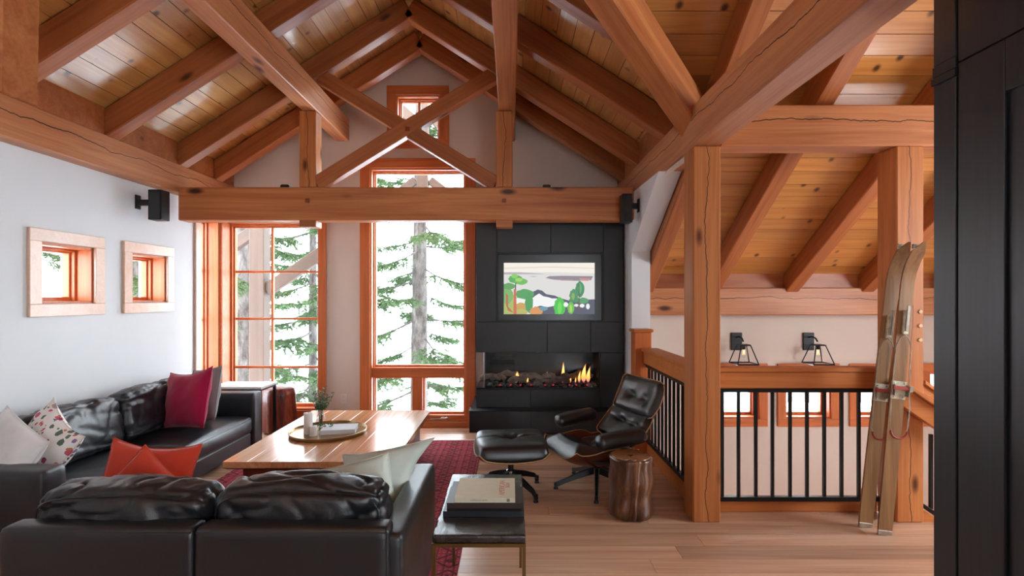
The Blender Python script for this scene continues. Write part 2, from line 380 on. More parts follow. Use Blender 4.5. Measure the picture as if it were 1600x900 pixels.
# ---- floor: sub-base + boards
fl = MB().box(-3.45, 1.29, -3.5, YB+.25, -.2, -.022); fl.box(1.29, 2.7, -3.5, 3.53, -.2, -.022); fl.box(2.7, 5.4, -3.5, 3.0, -.2, -.022)
fl = tag(fl.build('floor', M['table_dark']), kind='structure')
y = -.06; k = 0
while y < YB:
    y1 = min(y+.145, YB); xs = 1.30 if y1 > 3.6 else (2.72 if y1 > 3.0 else 4.2); x = XL
    if y1 > 2.2 and y1 <= 3.6: x = -.9 - rnd.random()*.5     # under rug and sofas the boards start further left
    x = XL
    while x < xs-.01:
        L = rnd.uniform(1.5, 2.9); x1 = min(x+L, xs)
        if xs-x1 < .4: x1 = xs
        b = MB().box(x+.0012, x1-.0012, y+.0012, y1-.0012, -.022, 0); b.build('floor_board', M['floor'], fl); x = x1
    y = y1
tag(MB().box(XL+.002, XL+.02, 1.0, 5.2, 0, .12).build('baseboard_left', M['trim']), kind='structure')
tag(MB().box(-2.05, -1.69, YB-.018, YB-.001, 0, .12).build('baseboard_back', M['trim']), kind='structure')

# ---- ceiling: boards and rafters
ce = empty('ceiling', (RIDGE, 2, 4.2), kind='structure'); TH = .02; UP = .225
def zw(x): return ZP+SL*(x-PL)+UP
def ze(x): return ZP+SL*(PR-x)+UP
def zc(yy): return 2.66-.66*(yy-3.5)+UP
def board(P, n, mat='deck'):
    n = Vector(n).normalized()*TH; b = MB(); b.hexa([Vector(p) for p in P]+[Vector(p)+n for p in P]); b.build('roof_board', M[mat], ce)
def rowsplit(a, b):
    out = []; t = a
    while t < b-.01:
        u = t+rnd.uniform(2.0, 3.8)
        if b-u < .8: u = b
        out.append((t, u)); t = u
    return out
g = .0018; x = -3.34
while x < RIDGE-.001:
    x1 = min(x+.118, RIDGE)
    for a, b in rowsplit(.4, YB): board([(x+g, a+g, zw(x+g)), (x1-g, a+g, zw(x1-g)), (x1-g, b-g, zw(x1-g)), (x+g, b-g, zw(x+g))], (-SL, 0, 1))
    x = x1
x = RIDGE
while x < 1.30:
    x1 = x+.118; f0 = x+2.24; f1 = x1+2.24
    for i, (a, b) in enumerate(rowsplit(f0, YB)):
        a1 = f1 if i == 0 else a
        board([(x+g, a+g, ze(x+g)), (x1-g, a1+g, ze(x1-g)), (x1-g, b-g, ze(x1-g)), (x+g, b-g, ze(x+g))], (SL, 0, 1))
    x = x1
y = 1.30; 
while y < YS:
    y1 = min(y+.118, YS); c0 = max(y-2.24, RIDGE) if y < 3.56 else 1.32; c1 = max(y1-2.24, RIDGE) if y < 3.56 else 1.32
    for i, (a, b) in enumerate(rowsplit(c0, 5.3)):
        a1 = c1 if i == 0 else a
        board([(a+g, y+g, zc(y+g)), (b-g, y+g, zc(y+g)), (b-g, y1-g, zc(y1-g)), (a1+g, y1-g, zc(y1-g))], (0, .66, 1), 'deck_cross')
    y = y1
q = MB(); T2 = .03
def sheath(P):
    q.hexa([Vector(p)+Vector((0, 0, T2)) for p in P]+[Vector(p)+Vector((0, 0, T2+.05)) for p in P])
sheath([(-3.4, .3, zw(-3.4)), (RIDGE, .3, zw(RIDGE)), (RIDGE, YB+.2, zw(RIDGE)), (-3.4, YB+.2, zw(-3.4))])
sheath([(RIDGE, RIDGE+2.24, ze(RIDGE)), (1.32, 3.56, ze(1.32)), (1.32, YB+.2, ze(1.32)), (RIDGE, YB+.2, ze(RIDGE))])
sheath([(RIDGE, 1.29, zc(1.29)), (5.4, 1.29, zc(1.29)), (5.4, 3.56, zc(3.56)), (1.32, 3.56, zc(3.56))])
sheath([(1.32, 3.56, zc(3.56)), (5.4, 3.56, zc(3.56)), (5.4, YS+.3, zc(YS+.3)), (1.32, YS+.3, zc(YS+.3))])
q.build('roof_sheathing', M['table_dark'], ce)
# closing slopes behind the camera side
b = MB(); b.hexa([(-3.34, -3.5, zw(-3.34)), (RIDGE, -3.5, zw(RIDGE)), (RIDGE, .4, zw(RIDGE)), (-3.34, .4, zw(-3.34)), (-3.34, -3.5, zw(-3.34)+.03), (RIDGE, -3.5, zw(RIDGE)+.03), (RIDGE, .4, zw(RIDGE)+.03), (-3.34, .4, zw(-3.34)+.03)])
yr = -3.5; zr = zc(1.3)-.66*(1.3-yr)*.3
b.hexa([(RIDGE, yr, zr), (5.4, yr, zr), (5.4, 1.3, zc(1.3)), (RIDGE, 1.3, zc(1.3)), (RIDGE, yr, zr+.03), (5.4, yr, zr+.03), (5.4, 1.3, zc(1.3)+.03), (RIDGE, 1.3, zc(1.3)+.03)])
tag(b.build('rear_roof_lining', M['deck'], ce), kind='stuff')
def beam(name, p0, p1, w, h, mat, parent=None, roll=None, bev=.008):
    """timber from p0 to p1 (centre line), local x along, z up-ish; w sideways, h tall"""
    p0, p1 = Vector(p0), Vector(p1); d = p1-p0; L = d.length; ex = d.normalized()
    ref = Vector(roll) if roll else Vector((0, 0, 1)); ey = ref.cross(ex).normalized(); ez = ex.cross(ey)
    X = Matrix((ex, ey, ez)).transposed().to_4x4(); X.translation = p0
    b = MB().box(0, L, -w/2, w/2, -h/2, h/2).bevel(bev); me_o = b.build(name, mat, None)
    if parent is not None: me_o.parent = parent; me_o.matrix_basis = chain(parent).inverted() @ X
    else: me_o.matrix_basis = X
    return me_o
RH = .185; cs = 1/math.hypot(1, SL)
def rafter(side, yc, xe=None, w=.125, h=RH):
    x0, x1 = (PL-.12, RIDGE) if side < 0 else (RIDGE, (PR+.1) if xe is None else xe)
    zf = (lambda q: zw(q)-UP) if side < 0 else (lambda q: ze(q)-UP)
    off = h/2/cs
    beam('rafter', (x0, yc, zf(x0)+off-.002), (x1, yc, zf(x1)+off-.002), w, h, M['fir_rafter'], ce)
for yc in (1.38, 2.22, 3.12, 3.97, 4.83, 5.42): rafter(-1, yc)
for yc in (3.97, 4.83, 5.42): rafter(1, yc)
rafter(1, 3.12, .84); rafter(1, 2.22, -.02)
# valley rafter and rafters of the lower cross roof
beam('valley_rafter', (RIDGE+.05, RIDGE+.05+2.24, ze(RIDGE)-.28), (1.3, 3.54, ze(1.3)-.20), .15, .24, M['fir'], ce)
for xc in (1.40, 2.08, 2.885, 3.66, 4.45):
    ya = max(1.4, xc+2.24 if xc < 1.3 else 1.4); yb = 5.34; zz = lambda q: zc(q)-UP+RH/2*1.198
    beam('cross_rafter', (xc, ya, zz(ya)), (xc, yb, zz(yb)), .13, RH, M['fir_rafter'], ce)
xs = [1.335, 2.015, 2.82, 3.595, 4.385, 5.2]
for i in range(5):
    a = xs[i]+.13; b = xs[i+1]; MB().box(a, b, 5.30, 5.34, 1.55, 1.80).bevel(.003).build('blocking_board', M['fir_rafter'], ce)
ys = [0.4, 1.38, 2.22, 3.12, 3.97, 4.83, 5.42, 5.80]
for i in range(7):
    a = ys[i]+.0625; b = ys[i+1]-.0625
    if b > YB: b = YB-.0
    if b-a < .05: continue
    MB().box(PL-.06, PL-.02, a, b, ZP-.005, ZP+.24).bevel(.003).build('blocking_board', M['fir_rafter'], ce)
    if a > 3.4: MB().box(PR+.02, PR+.06, a, b, ZP-.005, ZP+.24).bevel(.003).build('blocking_board', M['fir_rafter'], ce)
MB().box(PR+.03, PR+.06, 3.56, YB, ZB-.02, ZP).build('gable_panel', M['wall_warm'], ce)

# ---------------------------------------------------------------- timber frame
def solo(name, p0, p1, w, h, mat, label, cat, group=None, **kw):
    return tag(beam(name, p0, p1, w, h, mat, **kw), label, cat, group)
solo('plate_beam', (PL-.11, .3, 2.56), (PL-.11, YB-.002, 2.56), .22, .26, M['fir_crack'], 'long pale fir plate beam on top of the white left wall, with drying cracks', 'beam')
solo('plate_beam', (PR+.088, .0, 2.56), (PR+.088, YB-.002, 2.56), .176, .26, M['fir_crack'], 'big cracked fir beam running from above the fireplace corner up to the right over the nearest post', 'beam')
solo('cross_beam', (PR+.178, 3.385, 2.56), (5.198, 3.385, 2.56), .18, .265, M['fir_crack'], 'horizontal fir beam across the two posts on the right, with long crack', 'beam')
solo('eave_beam', (1.326, 5.33, 1.41), (5.198, 5.33, 1.41), .17, .28, M['fir_crack'], 'low horizontal fir beam above the two black wall lanterns', 'beam')
def post(xc, yc, h, label):
    p = beam('timber_post', (xc, yc, 0), (xc, yc, h), .178, .178, M['fir_post'], roll=(0, 1, 0)); tag(p, label, 'post');
    return p
p1 = post(1.263, 3.384, ZB-.001, 'thick fir post beside the carved stump stool, left end of the front railing')
p2 = post(2.572, 3.384, ZB-.001, 'thick fir post that the old wooden skis lean against')
for zz_ in (1.45-22/242, 1.45-44/242, 1.45-66/242):
    q = MB(); q.lathe([(.014, -.002), (.014, .003), (.010, .006)], n=12); o = q.build('peg', M['peg_wood'], p2)
    o.matrix_basis = chain(p2).inverted() @ Matrix.Translation((2.572+.062, 3.2945, zz_)) @ Matrix.Rotation(R(90), 4, 'X')
PU = (3.325, .255)
solo('purlin_beam', (-1.88, 1.2, PU[0]), (-1.88, 5.735, PU[0]), .145, .255, M['fir_crack'], 'left purlin beam slanting from top of picture down onto the left truss post', 'beam')
solo('purlin_beam', (-.035, 1.9, PU[0]), (-.035, 5.735, PU[0]), .16, .255, M['fir'], 'pale purlin beam overhead running straight away above the right truss post', 'beam')
q = MB().prism([(-1.965, 1.82, 2.245), (-1.815, 1.82, 2.18), (-1.80, 1.82, 3.196), (-1.965, 1.82, 3.196)], (0, .15, 0)).bevel(.006)
tag(q.build('timber_post', M['fir']), 'short pale fir post hanging at the top left corner of the picture', 'post')
# truss
tr = empty('roof_truss', (RIDGE, 4.85, 2.17), label='fir roof truss across the room with crossed braces on a tie beam', cat='roof truss')
beam('tie_beam', (PL-.02, 4.85, 2.325), (1.146, 4.85, 2.325), .16, .31, M['fir'], tr)
for xc in (-1.895, -.06):
    beam('truss_post', (xc, 4.85, 2.48), (xc, 4.85, 3.195), .155, .155, M['fir_post'], tr, roll=(0, 1, 0))
    MB().box(xc-.078, xc+.078, 4.775, 4.925, 2.11, 2.172).bevel(.004).build('tenon_end', M['fir'], tr)
    MB().box(xc-.018, xc+.018, 4.762, 4.775, 2.335, 2.371).build('peg', M['table_dark'], tr)
def brace(pa, pb, yc, w): beam('cross_brace', (pa[0], yc, pa[1]), (pb[0], yc, pb[1]), w, .135, M['fir_rafter'], tr)
cl = (-1.815, 2.52); cr_ = (-.14, 2.52); tl = (-1.80, 3.54); trr = (-.16, 3.54)
brace(cl, trr, 4.83, .11); brace(tl, cr_, 4.85, .10)
mx, mz = (-1.815-.16)/2+.02, 3.03
MB().box(RIDGE-.03, RIDGE+.012, 4.765, 4.78, 3.0, 3.042).build('peg', M['table_dark'], tr)
for xx in (441, 455), (850, 862):
    a, b = [(q-800)/800*4.85 for q in xx]
    t = empty('truss_spotlight', ((a+b)/2, 4.86, 2.48), label='tiny black uplight on the tie beam, ' + ('left of the left truss post' if a < -1 else 'right of the right truss post'), cat='spotlight', group='black uplights on the tie beam')
    MB().box(a, b, 4.83, 4.90, 2.481, 2.515).bevel(.004).build('lamp_body', M['black_metal'], t)
    MB().box(a+.01, b-.01, 4.84, 4.89, 2.515, 2.522).build('lens', M['chrome'], t)
# ---------------------------------------------------------------- windows
wcount = [0]
def window(pl, U0, U1, V0, V1, cas, panes=None, mun_u=(), mun_v=(), wd=.16, fw=.035, face='casing_glare', sill=False, sides='LRTB'):
    """pl = ('Y', y0, +1) or ('X', x0, -1): opening in a wall; depth w runs outwards"""
    wcount[0] += 1; ax, p0, sg = pl; n = wcount[0]
    def bx(mb, u0, u1, v0, v1, w0, w1):
        return mb.box(u0, u1, p0+sg*w0, p0+sg*w1, v0, v1) if ax == 'Y' else mb.box(p0+sg*w0, p0+sg*w1, u0, u1, v0, v1)
    base = ((U0+U1)/2, p0, V0) if ax == 'Y' else (p0, (U0+U1)/2, V0)
    t = empty('window_%d' % n, base, kind='structure')
    def part(nm, mt, *bs, par=t, bev=.003):
        q = MB()
        for b_ in bs: bx(q, *b_)
        if bev: q.bevel(bev)
        b0 = max(bs, key=lambda k: max(k[1]-k[0], k[3]-k[2])); up_ = (b0[3]-b0[2]) > (b0[1]-b0[0])
        return q.build(nm, M['trim_upright' if mt == 'trim' and up_ else mt], par)
    j = .018
    part('jamb', 'trim', (U0, U0+j, V0, V1, -.0, wd), bev=.002); part('jamb', 'trim', (U1-j, U1, V0, V1, -.0, wd), bev=.002)
    part('head_jamb', 'trim', (U0+j, U1-j, V1-j, V1, 0, wd), bev=.002); part('sill', 'trim', (U0+j, U1-j, V0, V0+j, 0, wd), bev=.002)
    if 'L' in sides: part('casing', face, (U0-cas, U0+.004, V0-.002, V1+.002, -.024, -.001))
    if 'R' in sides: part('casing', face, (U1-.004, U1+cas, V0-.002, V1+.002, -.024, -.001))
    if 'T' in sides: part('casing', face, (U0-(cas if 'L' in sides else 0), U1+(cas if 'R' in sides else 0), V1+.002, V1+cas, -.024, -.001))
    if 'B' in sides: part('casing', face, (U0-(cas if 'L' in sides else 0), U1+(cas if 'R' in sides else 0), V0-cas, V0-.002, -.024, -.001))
    for (a, b, c, d) in (panes or [(U0+j, U1-j, V0+j, V1-j)]):
        f = part('frame', 'trim', (a, a+fw, c, d, wd-.055, wd), (b-fw, b, c, d, wd-.055, wd), (a+fw, b-fw, d-fw, d, wd-.055, wd), (a+fw, b-fw, c, c+fw, wd-.055, wd))
        part('stop', 'trim', (a, a+fw*.55, c, d, wd-.085, wd-.056), (b-fw*.55, b, c, d, wd-.085, wd-.056), (a+fw*.55, b-fw*.55, d-fw*.55, d, wd-.085, wd-.056))
        part('pane', 'glass', (a+fw-.004, b-fw+.004, c+fw-.004, d-fw+.004, wd-.022, wd-.018), par=f, bev=0)
    for u in mun_u: part('muntin', 'trim', (u-.013, u+.013, V0+j+fw, V1-j-fw, wd-.045, wd-.005))
    us = [U0+j+fw]+list(mun_u)+[U1-j-fw]
    for v in mun_v:
        for a, b in zip(us, us[1:]): part('muntin', 'trim', (a+.013 if a != us[0] else a, b-.013 if b != us[-1] else b, v-.013, v+.013, wd-.043, wd-.007))
    return t, part
Yp = ('Y', YB, 1); Xp = ('X', XL, -1)
window(Yp, WA[0], WA[1], WA[2], WA[3], .085, mun_u=(-2.729,), mun_v=(.654, 1.207, 1.745), face='trim', sides='RTB')
wb, pb = window(Yp, WB[0], WB[1], WB[2], WB[3], .108, panes=[(-1.56, -.52, .66, 2.882), (-1.56, -1.106, .125, .55), (-.996, -.52, .125, .55)], face='trim', fw=.022, sides='LRT')
pb('transom', 'trim', (-1.56, -.52, .55, .66, .02, .16)); pb('mullion', 'trim', (-1.106, -.996, .125, .55, .03, .16))
pb('bottom_rail', 'trim', (-1.686, -.395, 0, .055, -.03, .14)); pb('bottom_rail', 'trim', (-1.56, -.52, .078, .125, .03, .16))
pb('crank_handle', 'chrome', (-.90, -.74, .085, .10, -.012, .03)); pb('crank_handle', 'chrome', (-.78, -.70, .095, .112, -.03, -.01))
window(Yp, WC[0], WC[1], WC[2], WC[3], .1, mun_u=(-1.045,), face='trim', fw=.025)
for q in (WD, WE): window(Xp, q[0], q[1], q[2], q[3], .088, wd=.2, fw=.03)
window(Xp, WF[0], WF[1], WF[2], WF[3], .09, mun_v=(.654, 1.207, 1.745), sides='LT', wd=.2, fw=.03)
tag(MB().box(XL-.002, XL+.03, YB-.115, YB-.004, .1, 2.4).bevel(.003).build('trim_1', M['trim']), kind='structure')
for q in SW: window(('Y', YS, 1), q[0], q[1], q[2], q[3], .082, face='trim', wd=.16, fw=.028)
for q in ((1.2, 2.8),): window(('Y', -3.3, -1), q[0], q[1], .5, 2.4, .1, mun_u=((q[0]+q[1])/2,), face='trim', wd=.15, fw=.05)
window(('X', 5.2, 1), 1.2, 2.8, .9, 2.5, .1, mun_u=(2.0,), face='trim', wd=.15, fw=.05)
t = empty('wall_outlet', (-1.872, YB, .30), label='small outlet plate on the wall between the two tall windows', cat='outlet')
MB().box(-1.905, -1.838, YB-.007, YB-.001, .26, .37).bevel(.003).build('cover_plate', M['outlet'], t)
for z in (.285, .33): MB().box(-1.885, -1.858, YB-.009, YB-.007, z, z+.02).build('socket', M['wall_warm'], t)

# ---------------------------------------------------------------- fireplace
YF = 5.12; fx0, fx1 = -.345, 1.125
fp = empty('fireplace', (.38, 5.4, .15), label='dark steel clad fireplace wall with screen recess and wrap-around gas fire', cat='fireplace')
body = MB(); YI = YF+.02
for a, b, c, d in cells(fx0, fx1, .35, 2.32, [(fx0, .896, .53, .90), (-.14, .928, 1.207, 1.898)]): body.box(a, b, YI, 5.70, c, d)
body.box(-.14, .928, YI+.07, 5.70, 1.207, 1.898)
body.build('core', M['steel'], fp)
def pan(a, b, c, d): MB().box(a+.002, b-.002, YF-.002, YI-.001, c+.002, d-.002).bevel(.002).build('steel_panel', M['steel'], fp)
pan(fx0, -.14, 1.207, 2.32); pan(.928, fx1, 1.207, 2.32); pan(-.14, .40, 1.898, 2.32); pan(.40, .928, 1.898, 2.32)
for a, b in ((fx0, .365), (.365, .80), (.80, fx1)): pan(a, b, .90, 1.207)
pan(.896, fx1, .35, .90); pan(fx0, .20, .35, .53); pan(.20, .896, .35, .53)
MB().box(-.40, fx1, 4.94, 5.71, .147, .35).build('hearth_core', M['steel'], fp)
for a, b in ((-.40, .195), (.195, fx1)):
    MB().box(a+.001, b-.001, 4.932, 4.939, .148, .35).bevel(.001).build('hearth_panel', M['steel'], fp)
MB().box(-.405, fx1, 4.932, 5.117, .351, .357).bevel(.002).build('hearth_top', M['steel'], fp)
MB().box(-.20, fx1, 5.25, 5.70, 0, .146).build('plinth', M['black_metal'], fp)
fb = MB(); fb.box(-.27, .895, 5.50, 5.52, .531, .899); fb.box(.885, .895, YI, 5.5, .531, .899); fb.box(-.345, .895, YI, 5.5, .531, .545)
fb.build('firebox_lining', M['firebox'], fp)
MB().box(-.262, .89, YI+.002, YI+.008, .546, .898).build('glass_front', M['glass'], fp); MB().box(-.268, -.262, YI+.002, 5.48, .546, .898).build('glass_side', M['glass'], fp)
MB().box(-.272, -.262, YI-.002, YI+.01, .546, .898).bevel(.001).build('glass_edge_strip', M['aluminium'], fp)
pb_ = MB()
for i in range(230):
    r = rnd.uniform(.008, .017); c = Vector((rnd.uniform(-.24, .87), rnd.uniform(5.16, 5.46), .549+r*.5)); pb_.box(c.x-r, c.x+r, c.y-r, c.y+r, c.z-r*.7, c.z+r*.7)
pb_.bevel(.006); tag(pb_.build('pebble_bed', M['pebble'], fp, smooth=60), kind='stuff')
for i in range(12):
    x = -.2+i*.085+rnd.uniform(-.02, .02); yy = rnd.uniform(5.2, 5.38); L = rnd.uniform(.07, .13); a = rnd.uniform(-.6, .6); z = .585+rnd.uniform(0, .045)
    pts = [(x+(k/5-.5)*2*L*math.cos(a), yy+(k/5-.5)*2*L*math.sin(a)*.7, z+.035*math.sin(k/5*math.pi)+rnd.uniform(-.006, .006)) for k in range(6)]
    MB().tube(pts, [rnd.uniform(.022, .036)*(.7 if k in (0, 5) else 1) for k in range(6)], 9).build('log', M['char'], fp, smooth=50)
for i in range(9):
    x = -.12+i*.115+rnd.uniform(-.03, .03); r = .009; MB().lathe([(.004, 0), (r, .004), (r, .009), (.004, .014)], (x, 5.18, .56), 7).build('ember', M['ember'], fp)
for (px, h, w) in ((808, .12, .06), (855, .12, .03), (868, .10, .025), (881, .22, .04), (893, .07, .018), (901, .06, .016), (907, .13, .03), (914, .2, .055), (921, .17, .045), (840, .06, .018), (826, .06, .02), (843, .09, .014)):
    x = (px-800)/800*5.26; pr = [(.1, 0), (.7, .12), (1, .28), (.75, .5), (.45, .72), (.2, .88), (.02, 1)]; q = MB(); rr = []; n = 12; ph = rnd.uniform(0, 6)
    for (r, z) in pr: rr.append([q.bm.verts.new((x+math.sin(z*3+ph)*.18*w*z+w*.5*r*math.cos(2*math.pi*k/n)+w*.35*z*z, 5.26+w*.4*r*math.sin(2*math.pi*k/n), .575+h*z)) for k in range(n)])
    for A, B in zip(rr, rr[1:]):
        for k in range(n): q.bm.faces.new((A[k], A[(k+1) % n], B[(k+1) % n], B[k]))
    q.build('flame', M['flame'], fp, smooth=80)
# television in its recess
tv = empty('television', (.39, 5.15, 1.207), label='wall screen showing a painted lake landscape above the fire', cat='television')
q = MB()
for a, b, c, d in cells(-.13, .918, 1.217, 1.888, [(-.07, .845, 1.283, 1.80)]): q.box(a, b, YI+.0, YI+.05, c, d)
q.build('bezel', M['black_gloss'], tv)
q = MB()
for a, b, c, d in cells(-.14, .928, 1.207, 1.898, [(-.125, .913, 1.222, 1.883)]): q.box(a, b, YF-.012, YI+.0, c, d)
q.build('surround', M['black_metal'], tv)
def E(c, s=1.0):
    k = 'scr'+c
    if k not in M: M[k] = emis('screen_'+c.strip('#'), c, s, .08)
    return M[k]
SX0, SX1, SZ0, SZ1 = -.07, .845, 1.283, 1.80
layer = [0]
def pic(poly, c):                 # poly in the picture's own pixels (90..1350 x 105..818)
    layer[0] += 1; yy = YI+.018-layer[0]*.0002
    P = [Vector((SX0+(x-90)/1260*(SX1-SX0), yy, SZ1-(y_-105)/713*(SZ1-SZ0))) for x, y_ in poly]
    P = [Vector((min(max(p.x, SX0), SX1), p.y, min(max(p.z, SZ0), SZ1))) for p in P]
    bm = bmesh.new(); bm.faces.new([bm.verts.new(p) for p in P]); bmesh.ops.triangulate(bm, faces=bm.faces[:])
    me = bpy.data.meshes.new('painted_shape'); bm.to_mesh(me); bm.free(); me.materials.append(E(c)); return me
pics = []
def ell(cx, cy, rx, ry, n=18, w=.08, ph=0): return [(cx+rx*math.cos(2*math.pi*k/n)*(1+w*math.sin(3*k+ph)), cy+ry*math.sin(2*math.pi*k/n)*(1+w*math.sin(2*k+ph))) for k in range(n)]
pics += [pic([(90, 105), (1350, 105), (1350, 818), (90, 818)], '#dcdad8'), pic([(90, 105), (1350, 105), (1350, 250), (700, 235), (90, 240)], '#f3ece0'), pic([(90, 170), (800, 150), (1350, 175), (1350, 190), (700, 175), (90, 195)], '#e6dcd0'),
  pic([(90, 236), (330, 236), (700, 262), (90, 266)], '#b4acb4'), pic([(670, 315), (720, 290), (900, 285), (1100, 290), (1330, 290), (1300, 345), (1100, 355), (900, 350), (760, 335)], '#8f8490'),
  pic([(800, 335), (1050, 340), (1050, 355), (900, 352)], '#b89890'), pic([(1140, 320), (1290, 325), (1260, 356), (1150, 352)], '#d08c88'), pic([(440, 290), (570, 292), (500, 300)], '#a098a4'),
  pic([(460, 520), (520, 495), (560, 475), (620, 490), (680, 540), (800, 560), (900, 610), (1000, 630), (1350, 610), (1350, 818), (460, 818)], '#56586c'),
  pic([(480, 600), (530, 560), (580, 530), (640, 570), (700, 580), (760, 600), (830, 600), (800, 700), (700, 720), (600, 700), (490, 730)], '#f0f2f2')]
for a in ((165, 690, 130, 170, '#a8b868'), (130, 560, 90, 120, '#7cb06c'), (160, 430, 90, 45, '#5ea05c'), (330, 640, 90, 60, '#eceee8'), (330, 730, 110, 70, '#c8a058'), (380, 540, 130, 70, '#54a060'), (440, 660, 55, 140, '#4c9c5c'), (540, 780, 90, 65, '#d89458'), (330, 790, 90, 45, '#b8b468'), (640, 740, 60, 30, '#6c98a8'),
          (250, 330, 95, 60, '#58a85c'), (330, 365, 90, 45, '#6cb85c'), (240, 290, 45, 32, '#84cc60'), (300, 340, 50, 26, '#a0d468')):
    pics.append(pic(ell(*a[:4]), a[4]))
pics += [pic([(228, 470), (262, 470), (268, 818), (225, 818)], '#c86c4c'), pic([(120, 520), (150, 560), (140, 700), (180, 770), (225, 800), (150, 770), (120, 690)], '#b86848'), pic([(250, 380), (262, 380), (260, 480), (244, 480)], '#4c5448')]
for a in ((865, 720, 80, 135, '#4cc04c'), (1020, 730, 48, 88, '#6cb850'), (1145, 470, 62, 110, '#3f8c60'), (1060, 560, 60, 90, '#4c9068'), (1190, 630, 75, 42, '#589c6c'), (1075, 620, 80, 35, '#4c8c64'), (950, 685, 32, 34, '#f0f2f2'), (1175, 700, 34, 26, '#f0f2f2'), (1095, 695, 30, 20, '#e8ece8'), (1255, 710, 26, 40, '#eceeee'),
          (865, 730, 30, 90, '#6cd858'), (1020, 740, 18, 60, '#a8d460'), (1145, 460, 26, 70, '#5cac74'), (1050, 570, 24, 50, '#84ac5c')):
    pics.append(pic(ell(*a[:4]), a[4]))
pics.append(pic([(1125, 400), (1138, 400), (1142, 790), (1128, 790)], '#6c5850'))
base = bmesh.new(); mats = []
for me in pics:
    k = len(base.faces); base.from_mesh(me); base.faces.ensure_lookup_table()
    mt = me.materials[0]
    if mt not in mats: mats.append(mt)
    for f in base.faces[k:]: f.material_index = mats.index(mt)
me = bpy.data.meshes.new('screen'); base.to_mesh(me); base.free()
for mt in mats: me.materials.append(mt)
link(me, 'screen', tv)
for p_ in pics: bpy.data.meshes.remove(p_)

# ---------------------------------------------------------------- wall speakers
def speaker(x0, x1, y0, y1, z0, z1, wx, lab):
    t = empty('wall_speaker', ((x0+x1)/2, (y0+y1)/2, z0), label=lab, cat='speaker')
    MB().box(x0, x1, y0, y1, z0, z1).bevel(.004).build('cabinet', M['black_metal'], t)
    a, b = (wx, x0) if wx < x0 else (x1, wx); c = (a+b)/2
    MB().box(a+(.012 if wx < x0 else 0), b-(.012 if wx > x1 else 0), (y0+y1)/2-.02, (y0+y1)/2+.02, (z0+z1)/2+.0, (z0+z1)/2+.05).bevel(.003).build('bracket_arm', M['black_metal'], t)
    MB().box(min(wx, wx+(.012 if wx < x0 else -.012)), max(wx, wx+(.012 if wx < x0 else -.012)), (y0+y1)/2-.03, (y0+y1)/2+.03, (z0+z1)/2-.03, (z0+z1)/2+.09).bevel(.003).build('wall_plate', M['black_metal'], t)
    MB().box(x0+.008, x1-.008, y0-.004, y0-.001, z0+.01, z1-.01).bevel(.001).build('grille', M['firebox'], t)
speaker(-3.07, -2.955, 4.33, 4.44, 2.11, 2.365, XL+.001, 'black box speaker bracketed on the white left wall below the plate beam')
speaker(.985, 1.075, 4.52, 4.64, 2.115, 2.37, 1.147, 'black box speaker at the right end of the tie beam above the fireplace')

# ---------------------------------------------------------------- railings
def front_rail():
    t = empty('railing', (1.9, 3.42, 0), label='timber and black metal railing between the two thick posts', cat='railing')
    x0, x1 = 1.355, 2.48
    MB().box(x0, x1, 3.395, 3.50, .955, .985).bevel(.004).build('handrail', M['rail'], t); MB().box(x0, x1, 3.41, 3.45, .845, .953).bevel(.004).build('rail_face', M['rail'], t)
    MB().box(x0, x1, 3.425, 3.46, .815, .845).bevel(.002).build('top_bar', M['black_metal'], t); MB().box(x0, x1, 3.425, 3.46, .085, .115).bevel(.002).build('bottom_bar', M['black_metal'], t)
    MB().box(x0, x1, 3.46, 3.53, 0.001, .075).bevel(.004).build('curb', M['rail'], t)
    for px in (1130.5, 1156, 1183, 1209, 1236.5, 1263, 1290, 1317, 1344, 1369):
        x = (px-800)/800*3.44; MB().box(x-.009, x+.009, 3.433, 3.451, .115, .815).build('baluster', M['black_metal'], t)
    for zz_ in (.085, .845): pass
front_rail()
def side_rail():
    t = empty('railing', (1.27, 4.1, 0), label='timber railing with black balusters running back from the nearest post to the fireplace corner', cat='railing')
    y0, y1 = 3.476, 4.685
    MB().box(1.195, 1.345, y0, y1, .96, .99).bevel(.004).build('handrail', M['rail'], t); MB().box(1.215, 1.255, y0, y1, .85, .958).bevel(.004).build('rail_face', M['rail'], t)
    MB().box(1.235, 1.27, y0, y1, .815, .85).bevel(.002).build('top_bar', M['black_metal'], t); MB().box(1.235, 1.27, y0, y1, .13, .16).bevel(.002).build('bottom_bar', M['black_metal'], t)
    MB().box(1.245, 1.29, y0, y1, .001, .128).bevel(.004).build('curb', M['rail'], t)
    n = 12
    for i in range(n):
        y_ = y0+(i+.5)*(y1-y0)/n; MB().box(1.243, 1.261, y_-.009, y_+.009, .16, .815).build('baluster', M['black_metal'], t)
    MB().box(1.137, 1.29, 4.69, 4.85, .001, 1.13).bevel(.005).build('newel_post', M['trim_upright'], t); MB().box(1.122, 1.305, 4.675, 4.855, 1.131, 1.16).bevel(.006).build('newel_cap', M['rail'], t)
side_rail()
